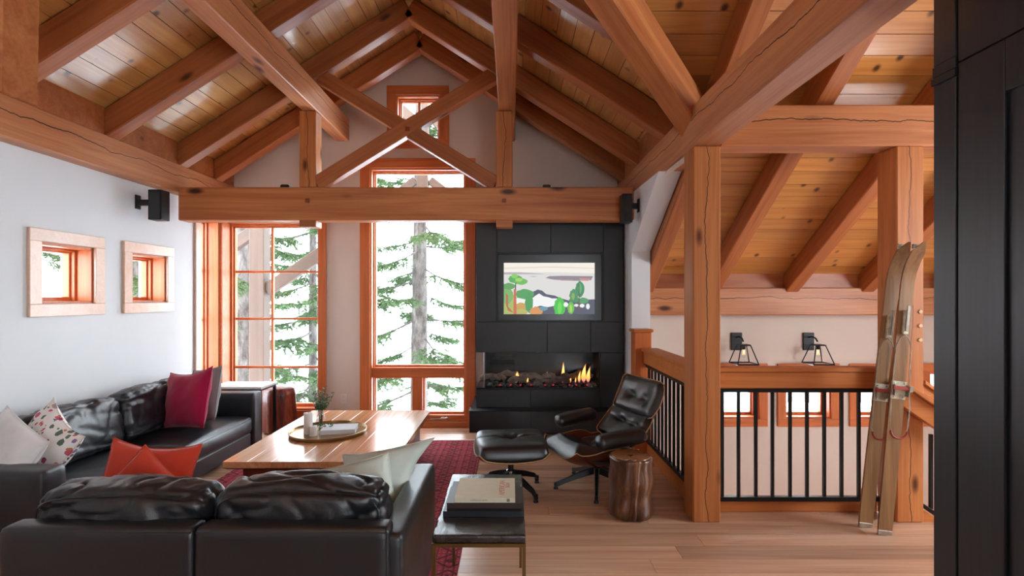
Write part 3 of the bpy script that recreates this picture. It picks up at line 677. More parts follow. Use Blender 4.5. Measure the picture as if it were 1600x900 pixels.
def stair_rail(lab, yc, x0, zt, hh):
    t = empty('stair_railing', (x0, yc, 0), label=lab, cat='railing'); s = -.68; x1 = x0+1.3
    def bar(nm, z, h, w, mt, a=x0, dy=0):
        q = MB(); y0_, y1_ = yc+dy-w/2, yc+dy+w/2
        q.hexa([(a, y0_, z+s*(a-x0)), (x1, y0_, z+s*(x1-x0)), (x1, y1_, z+s*(x1-x0)), (a, y1_, z+s*(a-x0)), (a, y0_, z+h+s*(a-x0)), (x1, y0_, z+h+s*(x1-x0)), (x1, y1_, z+h+s*(x1-x0)), (a, y1_, z+h+s*(a-x0))]).bevel(.004).build(nm, M[mt], t)
    bar('handrail', zt-.03, .03, .10, 'rail'); bar('rail_face', zt-.03-hh, hh-.002, .045, 'rail')
    if hh > .1:
        bar('bottom_bar', .25, .03, .03, 'black_metal', x0+.21, .1); bar('curb', .14, .10, .05, 'rail', x0+.21, .1)
        for i in range(5):
            x = x0+.30+i*.115; MB().box(x-.009, x+.009, yc+.09, yc+.108, .28+s*(x-x0), zt-.18+s*(x-x0)).build('baluster', M['black_metal'], t)
stair_rail('sloping stair handrail starting in front of the post behind the skis', 3.235, 2.435, .945, .13)
stair_rail('second sloping stair handrail seen past the far side of the ski post', 4.0, 3.20, .81, .07)
MB_ = MB()
t = empty('staircase', (3.3, 3.6, -1.35), label='wooden stair flight going down behind the right post', cat='staircase')
for i in range(6): MB().box(2.75+i*.26, 3.03+i*.26, 3.05, 3.95, -.06-i*.19-.03, -.06-i*.19).bevel(.003).build('tread', M['rail'], t)
q = MB(); q.hexa([(2.72, 3.96, -.45), (4.3, 3.96, -1.5), (4.3, 3.99, -1.5), (2.72, 3.99, -.45), (2.72, 3.96, -.03), (4.3, 3.96, -1.18), (4.3, 3.99, -1.18), (2.72, 3.99, -.03)]).build('stringer', M['rail'], t)

# ---------------------------------------------------------------- lanterns on the stair wall
def lantern(x, lab):
    t = empty('wall_lantern', (x, YS, .9), label=lab, cat='wall lamp', group='black wall lanterns on the stairwell wall')
    MB().box(x-.058, x+.058, YS-.02, YS-.001, .895, 1.08).bevel(.004).build('backplate', M['black_metal'], t)
    MB().tube([(x, YS-.015, 1.03), (x, YS-.07, 1.045), (x+.0, YS-.14, 1.03), (x+.0, YS-.17, 1.0)], .008).build('arm', M['black_metal'], t, smooth=60)
    yc = YS-.18; zt, zb = .965, .775; wt, wb_ = .048, .105; q = MB()
    T = [(x-wt, yc-wt, zt), (x+wt, yc-wt, zt), (x+wt, yc+wt, zt), (x-wt, yc+wt, zt)]; Bq = [(x-wb_, yc-wb_, zb), (x+wb_, yc-wb_, zb), (x+wb_, yc+wb_, zb), (x-wb_, yc+wb_, zb)]
    for i in range(4):
        q.tube([T[i], T[(i+1) % 4]], .006, 4); q.tube([Bq[i], Bq[(i+1) % 4]], .007, 4); q.tube([T[i], Bq[i]], .006, 4)
    q.build('cage', M['black_metal'], t)
    MB().box(x-wt, x+wt, yc-wt, yc+wt, zt, zt+.008).build('cap', M['black_metal'], t)
    MB().lathe([(.018, 0), (.018, .045)], (x, yc, zt-.045), 12).build('socket', M['black_metal'], t)
    MB().lathe([(.036, -.12), (.036, .03)], (x, yc, zt-.05), 16).build('glass_cylinder', M['glass'], t)
    MB().lathe([(.004, -.09), (.018, -.075), (.024, -.05), (.016, -.02), (.012, 0)], (x, yc, zt-.04), 12).build('bulb', M['glass'], t, smooth=60)
    MB().tube([(x-.008, yc, zt-.05), (x-.01, yc, zt-.1), (x, yc, zt-.06), (x+.01, yc, zt-.1), (x+.008, yc, zt-.05)], .002, 5).build('filament', M['bulb'], t)
lantern(2.385, 'black cage wall lantern nearer the thick post at the left end of the railing'); lantern(3.145, 'black cage wall lantern nearer the old wooden skis')

# ---------------------------------------------------------------- black cabinet at the right edge
t = empty('cabinet', (1.8, 1.0, 0), label='tall black stained panelled cabinet filling the right edge of the picture', cat='cabinet')
cx = 1.5; MB().box(cx+.012, 2.15, -.6, 1.81, 0, 3.3).build('carcass', M['black_paint'], t)
MB().box(cx-.004, cx+.011, 1.722, 1.812, .0, 2.195).bevel(.002).build('pilaster', M['black_paint'], t)
MB().box(cx-.010, cx+.011, 1.722, 1.818, 2.196, 2.222).bevel(.003).build('pilaster_block', M['black_paint'], t); MB().box(cx-.007, cx+.011, 1.722, 1.815, 2.223, 2.262).bevel(.003).build('pilaster_block', M['black_paint'], t)
MB().box(cx-.004, cx+.011, 1.722, 1.812, 2.263, 3.3).bevel(.002).build('pilaster', M['black_paint'], t)
d = empty('door', (cx, 1.1, 0)); d.parent = t; d.matrix_basis = Matrix.Translation((-.3, .1, 0))
for a, b, c, e in ((1.556, 1.718, 0.02, 2.235), (.7, .86, 0.02, 2.235), (.862, 1.554, 2.075, 2.235), (.862, 1.554, .02, .2)):
    MB().box(cx, cx+.011, a, b, c, e).bevel(.002).build('stile', M['black_paint'], d)
MB().box(cx, cx+.011, -.2, 1.718, 2.24, 3.3).bevel(.002).build('upper_panel', M['black_paint'], t)
MB().box(cx, cx+.011, -.2, .697, .02, 2.235).bevel(.002).build('side_panel', M['black_paint'], t)

# ---------------------------------------------------------------- outside
tag(MB().box(-60, 60, 6.2, 90, -1.6, -1.5).build('snow_ground', M['snow']), kind='structure')
tag(MB().box(-60, -3.8, -20, 6.2, -1.6, -1.5).build('snow_ground', M['snow']), kind='structure')
def spray(q, p, d, L, seed):
    rr = random.Random(seed); d = d.normalized(); side = d.cross(Vector((0, 0, 1))).normalized(); upv = side.cross(d)
    n = int(L/.009)
    q.mi = 1
    for i in range(n):
        t_ = i/n; c = p+d*L*t_+Vector((0, 0, -.12*L*t_*t_)); a = rr.uniform(0, 6.28); ln = .06*(1-.4*t_)
        o = (side*math.cos(a)+upv*math.sin(a)*.6+d*.7).normalized()*ln; w = d.cross(o).normalized()*.009
        f = q.bm.faces.new([q.bm.verts.new(c-w), q.bm.verts.new(c+w), q.bm.verts.new(c+o)]); f.material_index = 1
    q.mi = 0
def bough(seed, L=1.5):
    rr = random.Random(seed); q = MB(); pts = []; n = 9
    for i in range(n): t_ = i/(n-1); pts.append(Vector((L*t_, .08*math.sin(t_*4+seed), -.35*L*t_+.28*L*t_*t_*1.1)))
    q.tube(pts, [.016*(1-.8*i/(n-1))+.003 for i in range(n)], 5)
    for i in range(2, n):
        for s_ in (-1, 1):
            for k in range(3):
                base_ = pts[i]+Vector((rr.uniform(-.08, .08), 0, 0)); a = s_*rr.uniform(.5, 1.2); l = L*rr.uniform(.2, .36)*(1.25-.6*i/(n-1))
                dd = Vector((math.cos(a), math.sin(a), rr.uniform(-.5, .05)))
                q.tube([base_, base_+dd.normalized()*l*.9+Vector((0, 0, -.1*l))], [.004, .0015], 3); spray(q, base_, dd, l, rr.random())
                for s2 in (-1, 1):
                    b2 = base_+dd.normalized()*l*.45; d2 = Vector((math.cos(a+s2*.7), math.sin(a+s2*.7), rr.uniform(-.5, 0))); spray(q, b2, d2, l*.5, rr.random())
    spray(q, pts[-2], pts[-1]-pts[-2], .2*L, 5)
    bmesh.ops.recalc_face_normals(q.bm, faces=[]) if False else None
    me = bpy.data.meshes.new('bough'); q.bm.to_mesh(me); q.bm.free(); me.materials.append(M['bark']); me.materials.append(M['needle']); return me
boughs = [bough(i) for i in range(5)]
def spruce(x, y_, z0, z1, r, n, label, sc=1.0, lean=0, seed=0, zb=None):
    rr = random.Random(seed); t = empty('spruce_tree', (x, y_, z0), label=label, cat='tree')
    pts = [(x+lean*(k/8), y_, z0+(z1-z0)*k/8) for k in range(9)]
    MB().tube(pts, [r*(1-.45*k/8)*rr.uniform(.95, 1.05) for k in range(9)], 14).build('trunk', M['bark'], t, smooth=60)
    zb = z0+.6 if zb is None else zb
    for i in range(n):
        z = zb+(z1-zb)*(i+rr.random()*.8)/n; a = i*2.4+rr.uniform(-.4, .4); s_ = sc*rr.uniform(.6, 1.15)
        o = bpy.data.objects.new('bough', boughs[rr.randrange(5)]); COL.objects.link(o); o.parent = t
        o.matrix_basis = Matrix.Translation((lean*(z-z0)/(z1-z0)+r*.6*math.cos(a), r*.6*math.sin(a), z-z0)) @ Matrix.Rotation(a, 4, 'Z') @ Matrix.Rotation(rr.uniform(-.15, .25), 4, 'Y') @ Matrix.Scale(s_, 4)
spruce(-1.62, 9.0, -1.5, 5.2, .165, 40, 'spruce tree seen through the tall middle window', 1.0, lean=.04, seed=3)
spruce(-4.55, 8.6, -1.5, 5.0, .19, 22, 'spruce trunk behind the left tall window, left of the porch post', .8, lean=.15, seed=5)
spruce(-4.25, 11.0, -1.5, 5.5, .10, 30, 'slimmer spruce behind the porch brace in the left tall window', 1.3, seed=9)
spruce(-9.3, 12.6, -1.5, 5.2, .2, 22, 'spruce tree seen through the right small square window', 1.1, seed=12)
spruce(-6.4, 10.8, -1.5, 5.2, .15, 26, 'spruce tree seen through the left tall window side light', 1.1, seed=14)
spruce(-9.6, 10.2, -1.5, 5.2, .2, 22, 'spruce tree seen through the left small square window', 1.1, seed=13)
for i, (x, y_) in enumerate(((-1.0, 19), (-3.2, 17), (-2.4, 22), (-6.2, 20), (-.2, 16.5), (-4.4, 24), (-7.5, 18))):
    q = MB(); rr = random.Random(i); q.tube([(x+.1*math.sin(k), y_, -1.5+k) for k in range(9)], [.06*(1-.08*k) for k in range(9)], 6)
    for k in range(46):
        z = rr.uniform(0, 6.2); a = rr.uniform(0, 6.28); l = rr.uniform(.4, 1.1); p0 = Vector((x, y_, z)); p1_ = p0+Vector((l*math.cos(a), l*math.sin(a)*.4, l*.7)); q.tube([p0, p1_], [.018, .005], 4)
        for j in range(3): b_ = p0.lerp(p1_, .4+.2*j); q.tube([b_, b_+Vector((rr.uniform(-.3, .3), .1, rr.uniform(.1, .4)))], [.008, .003], 3)
    tag(q.build('bare_tree', M['far_tree']), 'pale leafless tree in the white distance beyond the tall windows', 'tree', 'pale leafless trees beyond the windows')
t = empty('porch_timbers', (-3.4, 7.1, -1.5), label='brown timber porch post with diagonal brace outside the left tall window', cat='porch frame')
beam('porch_post', (-3.43, 7.0, -1.5), (-3.43, 7.0, 3.1), .2, .2, M['porch'], t, roll=(0, 1, 0)); beam('porch_brace', (-3.33, 7.0, 1.55), (-2.0, 7.0, 2.45), .1, .17, M['porch'], t)
beam('porch_rafter', (-4.3, 7.1, 1.85), (-3.3, 7.1, 2.55), .1, .16, M['porch'], t)
t = empty('gable_timbers', (-.97, 7.3, 2.9), label='porch gable timbers outside the top of the middle windows', cat='porch frame')
beam('porch_king_post', (-1.25, 7.3, 2.8), (-1.25, 7.3, 5.0), .16, .16, M['porch'], t, roll=(0, 1, 0))
for s_ in (-1, 1):
    beam('porch_strut', (-1.25+s_*.10, 7.3, 3.12), (-1.25+s_*.75, 7.3, 2.62), .1, .12, M['porch'], t)
    beam('porch_rafter', (-1.0, 7.3, 5.05), (-1.0+s_*2.9, 7.3, 3.15), .12, .18, M['porch'], t)
    beam('porch_brace', (-1.2+s_*.1, 7.3, 3.9), (-1.2+s_*.9, 7.3, 4.6), .1, .14, M['porch'], t)
t = empty('neighbour_roof', (5.5, 11, -.5), label='grey roof outside the low windows by the stairs', cat='roof')
q = MB(); q.prism([(5.3, 10, -.6), (9.5, 10, -.6), (9.5, 10, 2.0)], (0, 1.5, 0)).build('roof_slope', M['pebble'], t)
# ================================================================ FURNITURE
def soft(dims, r=.05, puff=(0, 0, .02), wr=.006, wf=5, n=26, seed=0, tm=None, creases=0):
    """upholstered block: rounded, puffed, wrinkled. dims full sizes; centre at origin"""
    hx, hy, hz = [d/2 for d in dims]; H = Vector((hx, hy, hz)); q = MB()
    mx = max(dims); N = [max(6, int(n*d/mx)) for d in dims]; vm = {}
    so = Vector((seed*7.3, seed*3.1, seed*1.7)); rr = random.Random(seed)
    lines = [(rr.uniform(-1, 1), rr.uniform(-1, 1), rr.uniform(0, math.pi), rr.uniform(.5, 1)) for _ in range(creases)]
    def V(i, j, k):
        key = (i, j, k)
        if key in vm: return vm[key]
        u, v, w = 2*i/N[0]-1, 2*j/N[1]-1, 2*k/N[2]-1
        def ease(a): return math.copysign(1-(1-abs(a))**1.35, a) if abs(a) > 1e-6 else a
        u, v, w = ease(u), ease(v), ease(w); p = Vector((u*hx, v*hy, w*hz))
        c = Vector([max(-(h-r), min(h-r, a)) for h, a in zip(H, p)]); d = p-c
        if d.length > 1e-9: dn = d.normalized(); p = c+dn*r
        else: dn = Vector((0, 0, 0))
        bu, bv, bw = 1-u*u, 1-v*v, 1-w*w
        p += Vector((puff[0]*math.copysign(1, u)*bv*bw*(abs(u) > .98), puff[1]*math.copysign(1, v)*bu*bw*(abs(v) > .98), puff[2]*math.copysign(1, w)*(bu**.6)*(bv**.6)*(abs(w) > .98)))
        a = noise.noise(Vector((p.x*wf, p.y*wf, p.z*wf))+so); b = noise.noise(Vector((p.x*wf*2.3, p.y*wf*2.3, p.z*wf*2.3))+so*2)
        c3 = noise.noise(Vector((p.x*wf*1.6, p.y*wf*3, p.z*wf*2.6))+so*3); c4 = noise.noise(Vector((p.x*wf*5, p.y*wf*5, p.z*wf*4))+so*4)
        disp = wr*(.8*a+.3*b)-wr*.6*max(0, 1-abs(c3)/.16)**1.5-wr*.2*max(0, 1-abs(c4)/.2)
        for (cx_, cy_, an, st) in lines:
            # crease fans starting near rims
            px, py = (u-cx_), ((w if hz > hy else v)-cy_); s_ = px*math.cos(an)+py*math.sin(an); t_ = -px*math.sin(an)+py*math.cos(an)
            disp -= wr*st*1.2*math.exp(-(t_/.09)**2)*math.exp(-(s_/.5)**2)
        nn = Vector((u**5, v**5, w**5)); nn = nn.normalized() if nn.length > 1e-6 else Vector((0, 0, 1))
        p += nn*disp
        if tm: p = tm(p, u, v, w)
        vm[key] = q.bm.verts.new(p); return vm[key]
    for (a, b, c) in ((0, 1, 2), (1, 2, 0), (2, 0, 1)):
        for side in (0, N[c]):
            for i in range(N[a]):
                for j in range(N[b]):
                    ks = []
                    for (di, dj) in ((0, 0), (1, 0), (1, 1), (0, 1)):
                        k = [0, 0, 0]; k[a] = i+di; k[b] = j+dj; k[c] = side; ks.append(V(*k))
                    q.bm.faces.new(ks if side else ks[::-1])
    return q
def place(o, parent, loc, rot=(0, 0, 0)):
    o.parent = parent; o.matrix_basis = Matrix.Translation(loc) @ Euler(rot).to_matrix().to_4x4(); return o
def piping(q_dims, z, r=.004, rr=.05):
    hx, hy = q_dims; pts = []
    for (sx, sy) in ((1, 1), (-1, 1), (-1, -1), (1, -1)):
        for k in range(5):
            a = {(1, 1): 0, (-1, 1): 90, (-1, -1): 180, (1, -1): 270}[(sx, sy)]+k*22.5; pts.append((sx*(hx-rr)+rr*math.cos(R(a)), sy*(hy-rr)+rr*math.sin(R(a)), z))
    return MB().tube(pts, r, 6, closed=True)
def sofa(name, Lx, D, lab, loc, rz, nseat, arms, seat_z=.36, arm_z=.563, back_z=.60, aw=.13, bt=.13, cushions=None, arm_back=0.0, backx=None):
    """local: front at y=0 (facing -y?) seats face +y; back at y=0, front at y=D; x from 0..Lx"""
    t = empty(name, loc, rz, lab, 'sofa'); LE = M['leather']; K = lambda *a: MB().box(*a)
    x0 = aw if 'L' in arms else 0; x1 = Lx-(aw if 'R' in arms else 0)
    bx0, bx1 = backx or (0, Lx)
    mid = (bx0+bx1)/2
    for a, b in ((bx0, mid), (mid, bx1)):
        o = soft((b-a, bt, back_z-.06), .022, (0, .003, .002), .002, 3, 20, seed=int(a*10)+3).build('back_panel', LE, None, smooth=50); place(o, t, ((a+b)/2, bt/2, .06+(back_z-.06)/2))
        s_ = MB().tube([(a+.01, .004, back_z-.018), (b-.01, .004, back_z-.018)], .0035, 6).build('piping', LE, None, smooth=60); s_.parent = o; s_.matrix_basis = Matrix.Translation((-(a+b)/2, -bt/2, -(.06+(back_z-.06)/2)))
    for side, xa in (('L', 0), ('R', Lx-aw)):
        if side in arms:
            o = soft((aw, D-arm_back, arm_z-.06), .02, (.003, .002, .002), .0015, 3, 20, seed=5).build('arm', LE, None, smooth=50); place(o, t, (xa+aw/2, (D+arm_back)/2, .06+(arm_z-.06)/2))
    K(x0+.004, x1-.004, bt+.004, D-.025, .06, .20).bevel(.012).build('base', LE, None).parent = t
    for (a, b) in ((.08, .08), (Lx-.08, .08), (.08, D-.08), (Lx-.08, D-.08)): K(a-.025, a+.025, b-.025, b+.025, 0, .058).bevel(.003).build('leg', M['black_metal'], None).parent = t
    w = (x1-x0)/nseat
    for i in range(nseat):
        o = soft((w-.008, D-bt-.03, .155), .04, (0, .008, .018), .005, 4, 44, seed=i+11, creases=4).build('seat_cushion', LE, None, smooth=70); place(o, t, (x0+w*(i+.5), bt+(D-bt)/2+.01, .20+.0775))
        s_ = piping((w/2-.006, (D-bt-.03)/2), .055, .003, .045).build('piping', LE, None, smooth=60); s_.parent = o
    for i, c in enumerate(cushions):
        (cx0, cx1, zt, tilt, yaw, dy) = c
        def tmf(p, u, v, w_): p.z -= .022*(u*u)*(w_ > 0)*abs(w_)+0; return p
        hgt = zt-seat_z-.01
        o = soft((cx1-cx0, .19, hgt), .055, (.01, .035, .012), .016, 3.6, 72, seed=i*3+int(cx0*10)+21, creases=12, tm=tmf).build('back_cushion', LE, None, smooth=75)
        place(o, t, ((cx0+cx1)/2, bt+.10+dy, seat_z+.015+hgt/2), (R(tilt), 0, R(yaw)))
        s_ = MB(); pts = [((cx1-cx0)/2*.93*math.cos(a) if abs(math.cos(a)) < .0 else 0, 0, 0) for a in (0,)]
        hw, hh = (cx1-cx0)/2-.02, hgt/2-.02; loop = []
        for k in range(40):
            a = 2*math.pi*k/40; e = 5; cx_ = math.copysign(abs(math.cos(a))**(2/e), math.cos(a)); cz_ = math.copysign(abs(math.sin(a))**(2/e), math.sin(a)); loop.append((cx_*hw, -.085, cz_*hh-.01*abs(cx_)))
        s_ = MB().tube(loop, .003, 6, closed=True).build('piping', LE, None, smooth=60); s_.parent = o
    return t
# near sofa: back towards the camera; local x -> world x, local y -> world y
sofa('sofa', 1.47, .86, 'black leather two-seat sofa with its back to the viewer in the foreground', (-1.87, 1.863, .0095), 0, 2, 'R', cushions=[(.02, .70, .705, 7, 0, .0), (.715, 1.375, .72, 6, 2, .0)], aw=.11, bt=.10, backx=(0, 1.425), arm_back=.03)
bpy.data.objects['sofa']
# long sofa along the left wall: rotate so local y (depth) -> world +x ; local x -> world -y
sofa('sofa', 2.30, .78, 'long black leather sofa along the white left wall', (-3.16, 4.90, 0), R(-90), 2, 'LR', cushions=[(.14, 1.10, .74, 8, 0, 0), (1.12, 2.12, .73, 8, 0, 0)], aw=.15, bt=.12)

def pillow(name, w, h, t_, mat, loc, rot, lab, seed=0, sag=0, group=None, pull=(0, 0)):
    q = MB(); n = 22
    def S(sg):
        def f(a, b):
            u, v = 2*a-1, 2*b-1; k = max(0, (1-u*u)*(1-v*v))**.42
            x = u*w/2*(1-.055*(1-v*v)*abs(u)**3); z = v*h/2*(1-.055*(1-u*u)*abs(v)**3)-sag*(1-u*u)*max(0, v)**2
            d = noise.noise(Vector((x*7+seed, z*7, sg+seed)))*.011*min(1, k*2)+noise.noise(Vector((x*18+seed, z*18, sg)))*.004*min(1, k*2)
            pk = ((1+u)/2*(1+v)/2)**3
            return Vector((x+pull[0]*pk, sg*(t_/2*k)+sg*d*1.2, z+pull[1]*pk))
        return f
    q.slab(S(1), S(-1), n, n); bmesh.ops.remove_doubles(q.bm, verts=q.bm.verts, dist=.0004)
    t = empty(name, loc, 0, lab, 'pillow', group); t.rotation_euler = rot
    o = q.build('cover', mat, None, smooth=80); o.parent = t
    P = []
    for k in range(4):
        for j in range(10):
            s_ = -1+2*j/10; u, v = [(s_, -1), (1, s_), (-s_, 1), (-1, -s_)][k]
            pk = ((1+u)/2*(1+v)/2)**3
            P.append((u*w/2*(1-.055*(1-v*v)*abs(u)**3)+pull[0]*pk, 0, v*h/2*(1-.055*(1-u*u)*abs(v)**3)-sag*(1-u*u)*max(0, v)**2+pull[1]*pk))
    e = MB().tube(P, .0035, 5, closed=True).build('seam', mat, None, smooth=60); e.parent = t
    return t
def WP(px, py, d): return ((px-800)/800*d, d, CAMZ+(465-py)/800*d)
pillow('throw_pillow', .50, .46, .17, M['magenta'], (-2.66, 4.20, .615), (R(-14), R(-6), R(-22)), 'magenta pink throw pillow on the far end of the long sofa', 1, .02, pull=(.0, .03))
pillow('throw_pillow', .46, .46, .14, M['grey_linen'], (-2.70, 4.50, .60), (R(-14), R(-10), R(-30)), 'grey linen throw pillow behind the magenta one', 2)
pillow('throw_pillow', .46, .44, .15, M['floral'], (-2.76, 3.02, .56), (R(-26), R(24), R(-30)), 'floral print throw pillow leaning at the near end of the long sofa', 3, .03)
pillow('throw_pillow', .44, .42, .15, M['white_linen'], (-2.80, 2.82, .565), (R(-22), R(22), R(-22)), 'white linen throw pillow at the left edge, over the near sofa arm', 4)
pillow('throw_pillow', .42, .40, .12, M['orange'], (-1.78, 2.50, .545), (R(-20), R(6), R(6)), 'orange wool throw pillow at the back of the two, on the foreground sofa', 5, .03)
pillow('throw_pillow', .34, .34, .12, M['orange'], (-1.68, 2.34, .53), (R(-14), R(42), R(4)), 'orange wool throw pillow in front with a pointed corner up, on the foreground sofa', 6, .01)
pillow('throw_pillow', .30, .34, .12, M['mint'], (-.655, 2.47, .535), (R(-8), R(-8), R(-6)), pull=(.17, .03), lab= 'pale mint throw pillow standing tall against the right arm of the foreground sofa', seed=7)
pillow('throw_pillow', .34, .30, .11, M['mint'], (-.70, 2.33, .55), (R(-14), R(-12), R(8)), 'smaller pale mint throw pillow peeking over the back of the foreground sofa', 8)

# rug
t = empty('rug', (-1.29, 3.4, 0), label='dark red patterned woven rug under the coffee table', cat='rug')
MB().box(-2.32, -.28, 1.7, 5.17, .001, .009).build('pile', M['rug'], t)
fr = MB()
for i in range(200):
    x = -2.31+i*2.02/199; L = rnd.uniform(.03, .05); fr.box(x-.003, x+.003, 5.17, 5.17+L, .001, .005)
tag(fr.build('fringe', M['white_linen'], t), kind='stuff')
# coffee table
t = empty('coffee_table', (-1.32, 4.08, .009), label='large low fir coffee table in front of the sofas', cat='table')
tx0, tx1, ty0, ty1 = -1.87, -.76, 3.32, 4.84
nb = 7
for i in range(nb):
    a = tx0+(tx1-tx0)*i/nb; b = tx0+(tx1-tx0)*(i+1)/nb
    MB().box(a+.0003, b-.0003, ty0, ty1, .343, .385).bevel(.0015).build('tabletop_board', M['table'], t)
q = MB(); q.hexa([(tx0+.02, ty0+.02, .330), (tx1-.02, ty0+.02, .330), (tx1-.02, ty1-.02, .330), (tx0+.02, ty1-.02, .330), (tx0+.003, ty0+.003, .342), (tx1-.003, ty0+.003, .342), (tx1-.003, ty1-.003, .342), (tx0+.003, ty1-.003, .342)]).build('underframe', M['table_dark'], t)
for b in ((tx0+.08, tx0+.12, 3.42, 4.74), (tx1-.12, tx1-.08, 3.42, 4.74), (tx0+.121, tx1-.121, 3.42, 3.46), (tx0+.121, tx1-.121, 4.70, 4.74)):
    MB().box(*b, .009, .329).bevel(.003).build('side_panel', M['table_dark'], t)
TZ = .385
c = WP(515, 676, 0); dT = 800*(CAMZ-TZ)/211
def onT(px, py, z=TZ): d = 800*(CAMZ-z)/(py-465); return Vector(((px-800)/800*d, d, z))
tc_ = onT(515, 676); RX = .29
t = empty('tray', tc_, label='round brass tray on the coffee table', cat='tray')
q = MB().lathe([(.001, 0), (RX*.94, 0), (RX, .008), (RX+.004, .026), (RX, .027), (RX*.97, .010), (.001, .004)], (0, 0, 0), 56).build('dish', M['tray'], None, smooth=40); q.parent = t; t.location.z += .001
TT = TZ+.0065
def candle(px, py, r, h, lab):
    p = onT(px, py, TT); t = empty('pillar_candle', p, label=lab, cat='candle')
    o = MB().lathe([(r*.9, 0), (r, .004), (r, h-.006), (r*.92, h), (r*.5, h-.004), (.001, h-.005)], n=24).build('wax', M['wax'], None, smooth=40); o.parent = t
    o = MB().tube([(0, 0, h-.006), (.001, 0, h+.008)], .0015, 5).build('wick', M['wick'], None); o.parent = t
candle(483.5, 678, .033, .165, 'tall white pillar candle on the brass tray'); candle(491, 681, .029, .078, 'short white pillar candle on the brass tray')
p = onT(503, 668, TT); t = empty('vase', p, label='clear glass vase of leafy green sprigs on the brass tray', cat='vase')
o = MB().lathe([(.001, 0), (.034, 0), (.036, .01), (.034, .09), (.022, .115), (.024, .14), (.022, .139), (.02, .115), (.031, .09), (.032, .012), (.001, .008)], n=24).build('glass_body', M['glass'], None, smooth=50); o.parent = t
def leafmesh(q, c, d, l, w, up=Vector((0, 0, 1))):
    d = d.normalized(); s_ = d.cross(up); s_ = s_.normalized() if s_.length > .01 else Vector((1, 0, 0)); n_ = s_.cross(d)
    P = [c, c+d*l*.35+s_*w, c+d*l*.7+s_*w*.8, c+d*l-n_*l*.1, c+d*l*.7-s_*w*.8, c+d*l*.35-s_*w]; m_ = q.bm.verts.new(c+d*l*.5+n_*w*.5); V = [q.bm.verts.new(x) for x in P]
    for i in range(6): q.bm.faces.new((V[i], V[(i+1) % 6], m_))
lf = MB(); st = []
for i in range(12):
    a = i*2.4; rx = .04+.07*rnd.random(); H_ = rnd.uniform(.19, .33); e = Vector((rx*math.cos(a), rx*math.sin(a)*.7, H_)); P = [Vector((.008*math.cos(a), .008*math.sin(a), .012)), Vector((e.x*.25, e.y*.25, .14)), Vector((e.x*.6, e.y*.6, H_*.7)), e]
    o = MB().tube(P, [.002, .0018, .0014, .0008], 5).build('stem', M['stem'], None); o.parent = t
    for k in range(18):
        s_ = k/17; c = P[1].lerp(P[2], min(1, s_*2)) if s_ < .5 else P[2].lerp(P[3], s_*2-1); an = k*2.4+i; leafmesh(lf, c, Vector((math.cos(an), math.sin(an), .6)), rnd.uniform(.024, .036), .009)
o = tag(lf.build('foliage', M['leaf'], None), kind='stuff'); o.parent = t
p = onT(503, 672, TT); t = empty('herb_sprig', p+Vector((.03, -.035, 0)), label='loose green sprig lying on the tray beside the white book', cat='plant')
lf = MB()
for k in range(60): leafmesh(lf, Vector((rnd.uniform(-.045, .08), rnd.uniform(-.03, .03), rnd.uniform(.012, .05))), Vector((rnd.uniform(-1, 1), rnd.uniform(-1, 1), .6)), .02, .006)
o = tag(lf.build('foliage', M['leaf'], None), kind='stuff'); o.parent = t
o = MB().tube([(-.05, 0, .002), (0, .005, .012), (.08, 0, .035)], .0018, 5).build('stem', M['stem'], None); o.parent = t
def book(name, w, d, h, mat, loc, rz, lab, pg='paper', group=None):
    t = empty(name, loc, rz, lab, 'book', group); cv = .0035
    q = MB().box(-w/2, w/2, -d/2, d/2, 0, cv).box(-w/2, w/2, -d/2, d/2, h-cv, h).box(-w/2, w/2, -d/2, -d/2+.003, cv, h-cv); q.build('cover', mat, None).parent = t
    MB().box(-w/2+.004, w/2-.004, -d/2+.003, d/2-.005, cv, h-cv).build('pages', M[pg], None).parent = t; return t
pb0 = onT(533, 674, TT)
book('book', .26, .19, .036, M['white_book'], pb0, R(9), 'thick white book lying on the brass tray', 'white_linen')

# end table with books
ex0, ex1, ey0, ey1, ez = -.314, .060, 2.04, 2.76, .50
t = empty('end_table', ((ex0+ex1)/2, 2.4, 0), label='narrow dark slate-topped side table on brass legs at the foreground sofa arm', cat='table')
soft((ex1-ex0, ey1-ey0, .03), .006, (0, 0, .001), .0015, 30, 34, seed=3).build('tabletop', M['slate'], None, smooth=40); o = bpy.context.collection.objects.get('tabletop') or bpy.data.objects['tabletop']; place(o, t, (0, 0, ez-.015))
q = MB()
for a, b, c, d in ((ex0, ex1, ey0, ey0+.014), (ex0, ex1, ey1-.014, ey1), (ex0, ex0+.014, ey0+.014, ey1-.014), (ex1-.014, ex1, ey0+.014, ey1-.014)): q.box(a, b, c, d, ez-.046, ez-.031)
q.build('apron', M['brass'], t)
for a in (ex0, ex1-.014):
    for c in (ey0, ey1-.014): MB().box(a, a+.014, c, c+.014, 0, ez-.0465).build('leg', M['brass'], t)
def flat(px, py, z): d = 800*(CAMZ-z)/(py-465); return (px-800)/800*d, d
def fbook(nm, xa, xb, yfront, yback, z0, h, mat, lab, rz=0, pg='paper'):
    dn = 800*(CAMZ-z0-h)/(yfront-465); df = 800*(CAMZ-z0-h)/(yback-465); x0 = (xa-800)/800*dn; x1 = (xb-800)/800*dn
    return book(nm, x1-x0, df-dn, h, mat, ((x0+x1)/2, (dn+df)/2, z0), rz, lab, pg), x1-x0, df-dn
z = ez+.002
fbook('book', 694, 821, 799, 760, z, .024, M['black_book'], 'large black and blue book at the bottom of the stack on the side table'); z += .0245
fbook('book', 700, 817, 786, 752, z, .024, M['brown_book'], 'dark brown book in the middle of the stack on the side table'); z += .0245
